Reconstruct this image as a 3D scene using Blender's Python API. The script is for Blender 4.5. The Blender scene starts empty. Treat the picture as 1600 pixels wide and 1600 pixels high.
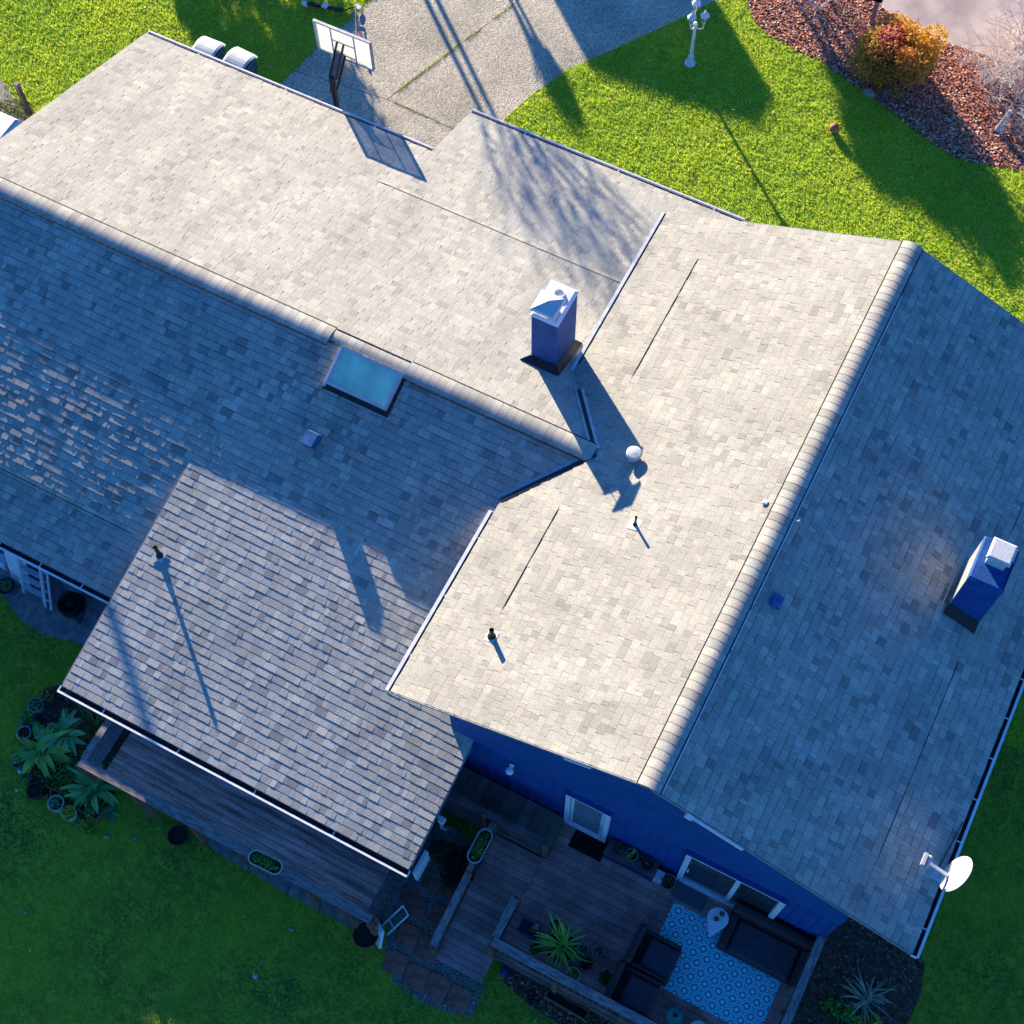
import bpy, math, random
import numpy as np
from mathutils import Vector, Matrix, noise as mnoise

RND = random.Random(11)
SC = bpy.context.scene
COL = SC.collection
V = Vector

# ------------------------------------------------------------------ camera
CAMZ = 26.7
F_PX = 2273.75
CR = ((0.88748, 0.46072, -0.01101), (0.41253, -0.80485, -0.42665), (-0.20543, 0.37410, -0.90435))
cam_data = bpy.data.cameras.new('camera')
cam = bpy.data.objects.new('camera', cam_data)
COL.objects.link(cam)
r, d, f = (Vector(a) for a in CR)
m3 = Matrix((r, -d, -f)).transposed()
cam.matrix_world = Matrix.Translation((0, 0, CAMZ)) @ m3.to_4x4()
cam_data.sensor_width = 36.0
cam_data.lens = F_PX / 1600 * 36
cam_data.clip_end = 600
SC.camera = cam
SC.render.resolution_x = SC.render.resolution_y = 1024

def at(px, py, z=0.0):
    """ground position under a picture point of the survey photograph (1600 px wide)"""
    a = (px - 800) / F_PX; b = (py - 800) / F_PX
    w = r * a + d * b + f
    t = (z - CAMZ) / w.z
    return V((w.x * t, w.y * t, z))

def to_px(p):
    q = V(p) - V((0, 0, CAMZ)); z = f.dot(q)
    return 800 + F_PX * r.dot(q) / z, 800 + F_PX * d.dot(q) / z

# ------------------------------------------------------------------ light
SUN_AZ, SUN_EL = 49.0, 13.5          # degrees from +Y towards -X
ce = math.cos(math.radians(SUN_EL))
SDIR = V((-math.sin(math.radians(SUN_AZ)) * ce, math.cos(math.radians(SUN_AZ)) * ce, math.sin(math.radians(SUN_EL))))
SUNH = V((-math.sin(math.radians(SUN_AZ)), math.cos(math.radians(SUN_AZ)), 0))
sd = bpy.data.lights.new('sun', 'SUN')
sd.energy = 5.0; sd.angle = math.radians(0.5); sd.color = (1.0, 0.87, 0.67)
so = bpy.data.objects.new('sun', sd); COL.objects.link(so)
so.location = SDIR * 80
so.rotation_euler = SDIR.to_track_quat('Z', 'Y').to_euler()
W = bpy.data.worlds.new('World'); SC.world = W; W.use_nodes = True
nt = W.node_tree
bg = nt.nodes['Background']
sky = nt.nodes.new('ShaderNodeTexSky'); sky.sky_type = 'NISHITA'; sky.sun_disc = False
sky.sun_elevation = math.radians(SUN_EL); sky.sun_rotation = math.radians(-SUN_AZ)
sky.ozone_density = 8.0; sky.air_density = 1.0; sky.dust_density = 0.3
tint = nt.nodes.new('ShaderNodeMix'); tint.data_type = 'RGBA'; tint.blend_type = 'MULTIPLY'; tint.inputs[0].default_value = 1
tint.inputs[7].default_value = (.40, .67, .87, 1)
nt.links.new(sky.outputs[0], tint.inputs[6]); nt.links.new(tint.outputs[2], bg.inputs[0]); bg.inputs[1].default_value = 0.125
SC.view_settings.view_transform = 'Standard'; SC.view_settings.look = 'None'
SC.view_settings.exposure = 1.58; SC.view_settings.gamma = 1.0
SC.render.engine = 'CYCLES'

# ------------------------------------------------------------------ materials
def lin(c):
    return tuple(((x / 255) / 12.92 if x / 255 <= .04045 else ((x / 255 + .055) / 1.055) ** 2.4) for x in c)

def nd(t, kind, **kw):
    n = t.nodes.new(kind)
    for k, v in kw.items(): setattr(n, k, v)
    return n

def new_mat(name):
    m = bpy.data.materials.new(name); m.use_nodes = True
    t = m.node_tree; b = t.nodes['Principled BSDF']
    return m, t, b

def pmat(name, c1, c2=None, scale=8.0, rough=.7, bump=0.0, bscale=None, metal=0.0, spec=.3, detail=6, stretch=None, lo=.35, hi=.65, coat=0, chips=None):
    m, t, b = new_mat(name)
    b.inputs['Roughness'].default_value = rough; b.inputs['Metallic'].default_value = metal
    b.inputs['Specular IOR Level'].default_value = spec
    if coat: b.inputs['Coat Weight'].default_value = coat
    tc = nd(t, 'ShaderNodeTexCoord'); src = tc.outputs['Object']
    if stretch:
        mp = nd(t, 'ShaderNodeMapping'); mp.inputs['Scale'].default_value = stretch
        t.links.new(src, mp.inputs[0]); src = mp.outputs[0]
    if c2 is None: c2 = tuple(x * .75 for x in c1)
    nz = nd(t, 'ShaderNodeTexNoise'); nz.inputs['Scale'].default_value = scale; nz.inputs['Detail'].default_value = detail
    t.links.new(src, nz.inputs['Vector'])
    cr = nd(t, 'ShaderNodeValToRGB')
    cr.color_ramp.elements[0].position = lo; cr.color_ramp.elements[1].position = hi
    cr.color_ramp.elements[0].color = (*c2, 1); cr.color_ramp.elements[1].color = (*c1, 1)
    t.links.new(nz.outputs[0], cr.inputs[0]); out = cr.outputs[0]
    if chips:
        n3 = nd(t, 'ShaderNodeTexNoise'); n3.inputs['Scale'].default_value = 26; n3.inputs['Detail'].default_value = 5; t.links.new(src, n3.inputs['Vector'])
        c3 = nd(t, 'ShaderNodeValToRGB'); c3.color_ramp.elements[0].position = .63; c3.color_ramp.elements[1].position = .70; t.links.new(n3.outputs[0], c3.inputs[0])
        m3_ = nd(t, 'ShaderNodeMix', data_type='RGBA'); m3_.inputs[7].default_value = (*chips, 1); t.links.new(c3.outputs[0], m3_.inputs[0]); t.links.new(out, m3_.inputs[6]); out = m3_.outputs[2]
    t.links.new(out, b.inputs['Base Color'])
    if bump:
        n2 = nd(t, 'ShaderNodeTexNoise'); n2.inputs['Scale'].default_value = bscale or scale * 4; n2.inputs['Detail'].default_value = 4
        t.links.new(src, n2.inputs['Vector'])
        bp = nd(t, 'ShaderNodeBump'); bp.inputs['Strength'].default_value = bump; bp.inputs['Distance'].default_value = .01
        t.links.new(n2.outputs[0], bp.inputs['Height']); t.links.new(bp.outputs[0], b.inputs['Normal'])
    return m

def vmat(name, tint=(1, 1, 1), rough=.8, grain=0.0, gscale=70, spec=.2, trans=0.0, big=0.0, bigscale=1.2, bump=0.0, streak=None):
    """material whose colour comes from the per-piece colour attribute, with grain"""
    m, t, b = new_mat(name)
    b.inputs['Roughness'].default_value = rough; b.inputs['Specular IOR Level'].default_value = spec
    at_ = nd(t, 'ShaderNodeAttribute', attribute_name='col')
    mul = nd(t, 'ShaderNodeMix', data_type='RGBA', blend_type='MULTIPLY'); mul.inputs[0].default_value = 1
    mul.inputs[7].default_value = (*tint, 1)
    t.links.new(at_.outputs['Color'], mul.inputs[6]); out = mul.outputs[2]
    tc = nd(t, 'ShaderNodeTexCoord')
    for amt, scl in ((grain, gscale), (big, bigscale)):
        if amt:
            nz = nd(t, 'ShaderNodeTexNoise'); nz.inputs['Scale'].default_value = scl; nz.inputs['Detail'].default_value = 3
            src = tc.outputs['Object']
            if streak and scl == bigscale:
                mp = nd(t, 'ShaderNodeMapping'); mp.inputs['Scale'].default_value = streak; t.links.new(src, mp.inputs[0]); src = mp.outputs[0]
            t.links.new(src, nz.inputs['Vector'])
            mr = nd(t, 'ShaderNodeMapRange'); mr.inputs[1].default_value = .3; mr.inputs[2].default_value = .7
            mr.inputs[3].default_value = 1 - amt; mr.inputs[4].default_value = 1 + amt
            t.links.new(nz.outputs[0], mr.inputs[0])
            mm = nd(t, 'ShaderNodeMix', data_type='RGBA', blend_type='MULTIPLY'); mm.inputs[0].default_value = 1
            t.links.new(out, mm.inputs[6]); t.links.new(mr.outputs[0], mm.inputs[7]); out = mm.outputs[2]
            if bump and scl == gscale:
                bp = nd(t, 'ShaderNodeBump'); bp.inputs['Strength'].default_value = bump; bp.inputs['Distance'].default_value = .004
                t.links.new(nz.outputs[0], bp.inputs['Height']); t.links.new(bp.outputs[0], b.inputs['Normal'])
    t.links.new(out, b.inputs['Base Color'])
    if trans:
        tr = nd(t, 'ShaderNodeBsdfTranslucent'); t.links.new(out, tr.inputs[0])
        mx = nd(t, 'ShaderNodeMixShader'); mx.inputs[0].default_value = trans
        o = t.nodes['Material Output']
        t.links.new(b.outputs[0], mx.inputs[1]); t.links.new(tr.outputs[0], mx.inputs[2]); t.links.new(mx.outputs[0], o.inputs[0])
    return m

M = {}
M['shingle'] = vmat('shingle', rough=.9, grain=.20, gscale=45, spec=.12, big=.11, bigscale=1.4, bump=.5, streak=(.18, 1, 1))
M['shingle_y'] = vmat('shingle_y', rough=.9, grain=.20, gscale=45, spec=.12, big=.11, bigscale=1.4, bump=.5, streak=(1, .18, 1))
M['grass'] = vmat('grass', rough=.6, spec=.15, trans=.58)
M['leaf'] = vmat('leaf', rough=.55, spec=.25, trans=.3)
M['autumn'] = vmat('autumn', rough=.7, spec=.15, trans=.35)
M['litter'] = vmat('litter', rough=.8, spec=.2)
M['board'] = vmat('board', rough=.7, grain=.22, gscale=30, spec=.25, big=.3, bigscale=3)
M['board_worn'] = vmat('board_worn', rough=.7, grain=.25, gscale=34, spec=.25, big=.55, bigscale=5, streak=(.22, 2.2, 1))
M['bark'] = pmat('bark', lin((120, 100, 85)), lin((70, 58, 50)), 14, .9, .4)
M['pale_bark'] = pmat('pale_bark', lin((236, 224, 212)), lin((190, 172, 158)), 20, .8)
M['blue_wall'] = pmat('blue_wall', (.014, .088, .29), (.011, .070, .235), 3, .75, .15, 30, spec=.15)
M['blue_chimney'] = pmat('blue_chimney', (.014, .084, .29), (.010, .060, .20), 7, .7, .5, 25, spec=.2, chips=(.09, .13, .26))
M['white'] = pmat('white', (.80, .80, .80), (.72, .72, .72), 5, .45)
M['white_trim'] = pmat('white_trim', (.82, .82, .83), (.66, .67, .70), 9, .5)
M['dish'] = pmat('dish', (.50, .50, .50), (.44, .44, .44), 5, .4)
M['trough'] = pmat('trough', lin((44, 44, 46)), lin((24, 24, 26)), 12, .8)  # dark colour standing in for the shade inside the gutters
M['black'] = pmat('black', (.018, .018, .02), (.012, .012, .013), 8, .5)
M['rubber'] = pmat('rubber', (.022, .022, .024), (.014, .014, .015), 20, .55, .4)
M['flash_dark'] = pmat('flash_dark', (.04, .04, .042), (.025, .025, .027), 10, .5, metal=.2)
M['metal'] = pmat('metal', (.46, .47, .48), (.34, .35, .36), 12, .38, metal=.75)
M['galv'] = pmat('galv', (.66, .66, .64), (.52, .52, .51), 25, .45, metal=.1)
M['ladder'] = pmat('ladder', (.52, .56, .58), (.42, .46, .48), 6, .5)
M['sunlit_white'] = pmat('sunlit_white', (.34, .34, .33), (.29, .29, .28), 6, .6)
M['concrete'] = pmat('concrete', lin((150, 146, 140)), lin((112, 108, 104)), 6, .9, .3, 60)
M['aggregate'] = None
M['asphalt'] = pmat('asphalt', lin((206, 186, 172)), lin((168, 150, 140)), 1.3, .9, .7, 60)
M['soil'] = pmat('soil', lin((112, 84, 64)), lin((62, 46, 36)), 9, .95, .8, 30)
M['turf'] = pmat('turf', (.37, .44, .03), (.24, .33, .028), 3.5, .95, .8, 40)
M['gravel_mat'] = pmat('gravel_mat', lin((150, 148, 144)), lin((92, 92, 90)), 30, .9, .8, 50)
M['terracotta'] = pmat('terracotta', lin((176, 100, 70)), lin((140, 76, 54)), 10, .8)
M['red_paver'] = pmat('red_paver', lin((176, 112, 92)), lin((128, 82, 70)), 7, .9, .5, 60)
M['planter'] = pmat('planter', lin((196, 194, 180)), lin((170, 168, 155)), 9, .6)
M['grey_pot'] = pmat('grey_pot', lin((150, 158, 150)), lin((118, 126, 120)), 9, .6)
M['blue_pot'] = pmat('blue_pot', lin((60, 110, 160)), lin((44, 84, 130)), 6, .35)
M['slate_pot'] = pmat('slate_pot', lin((92, 108, 120)), lin((70, 84, 96)), 6, .5)
M['brown_pot'] = pmat('brown_pot', lin((92, 58, 46)), lin((66, 42, 34)), 6, .6)
M['pot_soil'] = pmat('pot_soil', lin((60, 46, 38)), lin((34, 26, 22)), 30, .95, .6)
M['wood_grey'] = pmat('wood_grey', lin((172, 160, 152)), lin((104, 94, 92)), 3, .85, .4, 40, stretch=(2, 9, 9), lo=.3, hi=.7)
M['wood_grey_y'] = pmat('wood_grey_y', lin((172, 160, 152)), lin((104, 94, 92)), 3, .85, .4, 40, stretch=(9, 2, 9), lo=.3, hi=.7)
M['wood_brown'] = pmat('wood_brown', lin((150, 104, 78)), lin((112, 78, 60)), 5, .8, .3, 40)
M['wood_dull'] = pmat('wood_dull', lin((118, 98, 92)), lin((84, 70, 66)), 4, .85, .3, 40)
M['wicker'] = pmat('wicker', lin((84, 66, 62)), lin((50, 40, 38)), 60, .6, .9, 70)
M['cushion'] = pmat('cushion', lin((84, 78, 84)), lin((70, 66, 72)), 8, .95, .3, 150)
M['mat_black'] = pmat('mat_black', lin((40, 30, 26)), lin((26, 20, 18)), 40, .95, .6)
M['mat_grey'] = pmat('mat_grey', lin((112, 108, 116)), lin((96, 92, 100)), 40, .95, .4)
M['teal'] = pmat('teal', lin((50, 160, 150)), lin((34, 126, 122)), 5, .35)
M['dark_blue'] = pmat('dark_blue', (.02, .04, .20), (.015, .03, .15), 5, .5)
M['bin'] = pmat('bin', lin((70, 100, 110)), lin((56, 84, 94)), 4, .45)
M['bin_lid'] = pmat('bin_lid', lin((200, 206, 206)), lin((176, 182, 184)), 4, .4)
M['red'] = pmat('red', (.45, .03, .03), (.35, .02, .02), 5, .5)
M['ball'] = pmat('ball', lin((196, 120, 96)), lin((168, 96, 76)), 8, .7)
M['stone'] = pmat('stone', lin((176, 170, 158)), lin((130, 124, 116)), 8, .9, .5)
M['roof_edge'] = pmat('roof_edge', lin((150, 150, 152)), lin((120, 120, 124)), 8, .7)
M['board_acryl'] = pmat('board_acryl', lin((226, 230, 222)), lin((196, 202, 192)), 3, .4)
M['bird'] = pmat('bird', lin((208, 206, 198)), lin((160, 158, 150)), 9, .7)
M['interior'] = pmat('interior', lin((52, 58, 60)), lin((24, 28, 30)), 1.6, .8)

def glass_mat(name, c, rough=.06, coat=.6):
    m, t, b = new_mat(name)
    b.inputs['Base Color'].default_value = (*c, 1); b.inputs['Roughness'].default_value = rough
    b.inputs['Specular IOR Level'].default_value = .9; b.inputs['Coat Weight'].default_value = coat; b.inputs['Coat Roughness'].default_value = .03
    nz = nd(t, 'ShaderNodeTexNoise'); nz.inputs['Scale'].default_value = 2.5
    tc = nd(t, 'ShaderNodeTexCoord'); t.links.new(tc.outputs['Object'], nz.inputs['Vector'])
    cr = nd(t, 'ShaderNodeValToRGB'); cr.color_ramp.elements[0].color = (*[x * .65 for x in c], 1); cr.color_ramp.elements[1].color = (*c, 1)
    cr.color_ramp.elements[0].position = .3; cr.color_ramp.elements[1].position = .7
    t.links.new(nz.outputs[0], cr.inputs[0]); t.links.new(cr.outputs[0], b.inputs['Base Color'])
    return m
M['glass'] = glass_mat('glass', lin((58, 74, 76)))
M['sky_glass'] = glass_mat('sky_glass', (.66, .97, .64), .3, .1)
M['door_glass'] = glass_mat('door_glass', lin((128, 150, 160)))

def aggregate():
    m, t, b = new_mat('aggregate')
    b.inputs['Roughness'].default_value = .85; b.inputs['Specular IOR Level'].default_value = .25
    tc = nd(t, 'ShaderNodeTexCoord')
    vo = nd(t, 'ShaderNodeTexVoronoi'); vo.inputs['Scale'].default_value = 34
    t.links.new(tc.outputs['Object'], vo.inputs['Vector'])
    cr = nd(t, 'ShaderNodeValToRGB'); e = cr.color_ramp.elements
    e[0].position = 0; e[0].color = (*lin((146, 135, 116)), 1); e[1].position = 1; e[1].color = (*lin((232, 218, 188)), 1)
    x = e.new(.5); x.color = (*lin((190, 177, 152)), 1)
    t.links.new(vo.outputs['Color'], cr.inputs[0])
    nz = nd(t, 'ShaderNodeTexNoise'); nz.inputs['Scale'].default_value = .7; nz.inputs['Detail'].default_value = 6
    t.links.new(tc.outputs['Object'], nz.inputs['Vector'])
    mr = nd(t, 'ShaderNodeMapRange'); mr.inputs[1].default_value = .3; mr.inputs[2].default_value = .7; mr.inputs[3].default_value = .7; mr.inputs[4].default_value = 1.15
    t.links.new(nz.outputs[0], mr.inputs[0])
    mm = nd(t, 'ShaderNodeMix', data_type='RGBA', blend_type='MULTIPLY'); mm.inputs[0].default_value = 1
    t.links.new(cr.outputs[0], mm.inputs[6]); t.links.new(mr.outputs[0], mm.inputs[7]); t.links.new(mm.outputs[2], b.inputs['Base Color'])
    bp = nd(t, 'ShaderNodeBump'); bp.inputs['Strength'].default_value = .9; bp.inputs['Distance'].default_value = .012; bp.invert = True
    t.links.new(vo.outputs['Distance'], bp.inputs['Height']); t.links.new(bp.outputs[0], b.inputs['Normal'])
    return m
M['aggregate'] = aggregate()

def acryl():
    m, t, b = new_mat('acrylic'); b.inputs['Base Color'].default_value = (.80, .84, .78, 1); b.inputs['Roughness'].default_value = .3
    nz = nd(t, 'ShaderNodeTexNoise'); nz.inputs['Scale'].default_value = 3; tc = nd(t, 'ShaderNodeTexCoord'); t.links.new(tc.outputs['Object'], nz.inputs['Vector'])
    cr = nd(t, 'ShaderNodeValToRGB'); cr.color_ramp.elements[0].color = (.62, .66, .58, 1); cr.color_ramp.elements[1].color = (.86, .88, .82, 1)
    t.links.new(nz.outputs[0], cr.inputs[0]); t.links.new(cr.outputs[0], b.inputs['Base Color'])
    tl = nd(t, 'ShaderNodeBsdfTranslucent'); t.links.new(cr.outputs[0], tl.inputs[0]); tp = nd(t, 'ShaderNodeBsdfTransparent')
    m1 = nd(t, 'ShaderNodeMixShader'); m1.inputs[0].default_value = .6; m2 = nd(t, 'ShaderNodeMixShader'); m2.inputs[0].default_value = .38
    t.links.new(b.outputs[0], m1.inputs[1]); t.links.new(tl.outputs[0], m1.inputs[2]); t.links.new(m1.outputs[0], m2.inputs[1]); t.links.new(tp.outputs[0], m2.inputs[2])
    t.links.new(m2.outputs[0], t.nodes['Material Output'].inputs[0]); return m
M['board_acryl'] = acryl()

def rug_mat():
    m, t, b = new_mat('rug_pattern'); b.inputs['Roughness'].default_value = .9; b.inputs['Specular IOR Level'].default_value = .1
    tc = nd(t, 'ShaderNodeTexCoord'); mp = nd(t, 'ShaderNodeMapping')
    mp.inputs['Rotation'].default_value = (0, 0, math.radians(45)); s = 1 / .185; mp.inputs['Scale'].default_value = (s, s, s)
    t.links.new(tc.outputs['Object'], mp.inputs[0])
    fr = nd(t, 'ShaderNodeVectorMath', operation='FRACTION'); t.links.new(mp.outputs[0], fr.inputs[0])
    su = nd(t, 'ShaderNodeVectorMath', operation='SUBTRACT'); su.inputs[1].default_value = (.5, .5, .5); t.links.new(fr.outputs[0], su.inputs[0])
    ab = nd(t, 'ShaderNodeVectorMath', operation='ABSOLUTE'); t.links.new(su.outputs[0], ab.inputs[0])
    sx = nd(t, 'ShaderNodeSeparateXYZ'); t.links.new(ab.outputs[0], sx.inputs[0])
    def mth(op, a, bb):
        n = nd(t, 'ShaderNodeMath', operation=op)
        for i, v in enumerate((a, bb)):
            if isinstance(v, (int, float)): n.inputs[i].default_value = v
            else: t.links.new(v, n.inputs[i])
        return n.outputs[0]
    p4 = mth('ADD', mth('POWER', sx.outputs[0], 4.0), mth('POWER', sx.outputs[1], 4.0))
    rr = mth('POWER', p4, .25)
    dd = mth('MULTIPLY', mth('MINIMUM', sx.outputs[0], sx.outputs[1]), .55)      # cross notch for the quatrefoil
    r2 = mth('ADD', rr, dd)
    cr = nd(t, 'ShaderNodeValToRGB'); cr.color_ramp.interpolation = 'CONSTANT'; e = cr.color_ramp.elements
    base = (.03, .68, .74); light = (.80, 1.0, .98); mid = (.008, .34, .44)
    e[0].position = 0; e[0].color = (*light, 1); e[1].position = .17; e[1].color = (*mid, 1)
    for p_, c in ((.30, base), (.37, light), (.43, base)):
        q = e.new(p_); q.color = (*c, 1)
    t.links.new(rr, cr.inputs[0]); t.links.new(cr.outputs[0], b.inputs['Base Color'])
    return m
M['rug'] = rug_mat()

# ------------------------------------------------------------------ mesh helpers
ORG = {}
class MB:
    def __init__(s): s.v = []; s.f = []; s.c = []; s.mi = []; s.m = 0; s.col = (1, 1, 1)
    def add(s, vs, fs, col=None):
        o = len(s.v); s.v.extend([tuple(p) for p in vs]); c = col or s.col; s.c.extend([c] * len(vs))
        for q in fs: s.f.append(tuple(i + o for i in q)); s.mi.append(s.m)
    def hexa(s, p, col=None):   # 8 points: bottom 4 ccw, top 4
        s.add(p, [(3, 2, 1, 0), (4, 5, 6, 7), (0, 1, 5, 4), (1, 2, 6, 5), (2, 3, 7, 6), (3, 0, 4, 7)], col)
    def box(s, x0, x1, y0, y1, z0, z1, col=None):
        s.hexa([(x0, y0, z0), (x1, y0, z0), (x1, y1, z0), (x0, y1, z0), (x0, y0, z1), (x1, y0, z1), (x1, y1, z1), (x0, y1, z1)], col)
    def rbox(s, x0, x1, y0, y1, z0, z1, b=.02, col=None):
        """box with chamfered top edges"""
        s.hexa([(x0, y0, z0), (x1, y0, z0), (x1, y1, z0), (x0, y1, z0), (x0, y0, z1 - b), (x1, y0, z1 - b), (x1, y1, z1 - b), (x0, y1, z1 - b)], col)
        s.add([(x0, y0, z1 - b), (x1, y0, z1 - b), (x1, y1, z1 - b), (x0, y1, z1 - b), (x0 + b, y0 + b, z1), (x1 - b, y0 + b, z1), (x1 - b, y1 - b, z1), (x0 + b, y1 - b, z1)],
              [(4, 5, 6, 7), (0, 1, 5, 4), (1, 2, 6, 5), (2, 3, 7, 6), (3, 0, 4, 7)], col)
    def beam(s, a, b, w, h, up=(0, 0, 1), col=None):
        a, b = V(a), V(b); dx = (b - a).normalized(); u = V(up); sd_ = dx.cross(u).normalized(); u = sd_.cross(dx).normalized()
        sd_ *= w / 2; u *= h / 2
        s.hexa([a - sd_ - u, a + sd_ - u, b + sd_ - u, b - sd_ - u, a - sd_ + u, a + sd_ + u, b + sd_ + u, b - sd_ + u], col)
    def tube(s, pts, rad, n=8, col=None, cap=True):
        pts = [V(p) for p in pts]
        if not isinstance(rad, (list, tuple)): rad = [rad] * len(pts)
        vs = []
        for i, p in enumerate(pts):
            t = (pts[min(i + 1, len(pts) - 1)] - pts[max(i - 1, 0)]).normalized()
            a = t.cross(V((0, 0, 1)) if abs(t.z) < .95 else V((1, 0, 0))).normalized(); b = t.cross(a)
            for k in range(n):
                w = 2 * math.pi * k / n; vs.append(p + (a * math.cos(w) + b * math.sin(w)) * rad[i])
        fs = [(i * n + k, i * n + (k + 1) % n, (i + 1) * n + (k + 1) % n, (i + 1) * n + k) for i in range(len(pts) - 1) for k in range(n)]
        if cap: fs += [tuple(range(n))[::-1], tuple((len(pts) - 1) * n + k for k in range(n))]
        s.add(vs, fs, col)
    def lathe(s, c, prof, n=20, sx=1, sy=1, col=None, cap=True, axis=None):
        c = V(c); vs = []
        q = axis.to_track_quat('Z', 'Y') if axis is not None else None
        for (rr, z) in prof:
            for k in range(n):
                w = 2 * math.pi * k / n; p = V((rr * math.cos(w) * sx, rr * math.sin(w) * sy, z))
                if q: p = q @ p
                vs.append(c + p)
        fs = [(i * n + k, i * n + (k + 1) % n, (i + 1) * n + (k + 1) % n, (i + 1) * n + k) for i in range(len(prof) - 1) for k in range(n)]
        if cap: fs += [tuple(range(n))[::-1], tuple((len(prof) - 1) * n + k for k in range(n))]
        s.add(vs, fs, col)
    def ring(s, pts2, z0, z1, col=None, cap=True):     # prism from a 2-D outline
        n = len(pts2); vs = [(x, y, z0) for x, y in pts2] + [(x, y, z1) for x, y in pts2]
        fs = [(k, (k + 1) % n, n + (k + 1) % n, n + k) for k in range(n)]
        if cap: fs += [tuple(range(n))[::-1], tuple(range(n, 2 * n))]
        s.add(vs, fs, col)
    def build(s, name, mats, parent=None, smooth=False):
        if not isinstance(mats, (list, tuple)): mats = [mats]
        o0 = V((0, 0, 0))
        if parent is not None: o0 = ORG.get(parent.name, o0)
        me = bpy.data.meshes.new(name)
        me.from_pydata([(p[0] - o0.x, p[1] - o0.y, p[2] - o0.z) for p in s.v], [], s.f)
        for m in mats: me.materials.append(m)
        if s.m or max(s.mi, default=0): me.polygons.foreach_set('material_index', s.mi)
        ca = me.color_attributes.new('col', 'FLOAT_COLOR', 'POINT')
        a = np.ones((len(s.v), 4), np.float32); a[:, :3] = s.c; ca.data.foreach_set('color', a.ravel())
        if smooth: me.polygons.foreach_set('use_smooth', [True] * len(s.f))
        me.update()
        ob = bpy.data.objects.new(name, me); COL.objects.link(ob)
        if parent is not None: ob.parent = parent
        ORG[ob.name] = o0
        return ob

def tag(o, label=None, cat=None, group=None, kind=None):
    if label: o['label'] = label
    if cat: o['category'] = cat
    if group: o['group'] = group
    if kind: o['kind'] = kind
    return o
def thing(name, label, cat, loc=(0, 0, 0), group=None):
    o = bpy.data.objects.new(name, None); COL.objects.link(o); o.location = loc; o.empty_display_size = .2
    ORG[o.name] = V(loc); return tag(o, label, cat, group)
def kids(o): return [c for c in bpy.data.objects if c.parent == o]
def dup(o, loc, rz=0.0, label=None, scale=1.0):
    c = o.copy(); COL.objects.link(c); c.location = loc; c.rotation_euler = (0, 0, rz); c.scale = (scale,) * 3
    if label: c['label'] = label
    for k in kids(o):
        k2 = k.copy(); COL.objects.link(k2); k2.parent = c
        for g in kids(k):
            g2 = g.copy(); COL.objects.link(g2); g2.parent = k2
    return c
def sheet(name, pts, z, m, kind='structure', label=None):
    b = MB(); n = len(pts); b.add([(x, y, z) for x, y in pts], [tuple(range(n))])
    return tag(b.build(name, m), label, None, None, kind)
def inpoly(x, y, P):
    c = False; j = len(P) - 1
    for i in range(len(P)):
        if (P[i][1] > y) != (P[j][1] > y) and x < (P[j][0] - P[i][0]) * (y - P[i][1]) / (P[j][1] - P[i][1]) + P[i][0]: c = not c
        j = i
    return c
# ------------------------------------------------------------------ the house
XR, YS, YN, ZR, MW = -0.932, 5.658, 16.463, 5.70, 0.4117
WW, WE = 4.5375, 4.55
XW, XE = XR - WW, XR + WE
ZW, ZE = ZR - MW * WW, ZR - MW * WE
YL, ZL, MN, MS = 10.91, 4.31, 0.3101, 0.3581
XG, XST = -17.9, -10.794
D1, D2, DS = 5.666, 7.322, 5.642
XX, XXR, YB, YX, MX = -10.993, -4.026, 8.01, 3.465, 0.1926
ZB = ZL - MS * (YL - YB); ZX = ZB - MX * (YB - YX)
YWALL, ZF = 5.815, 0.56

HOUSE = thing('house', 'blue single storey house with grey shingled roofs, white gutters and two chimneys', 'house')

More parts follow.
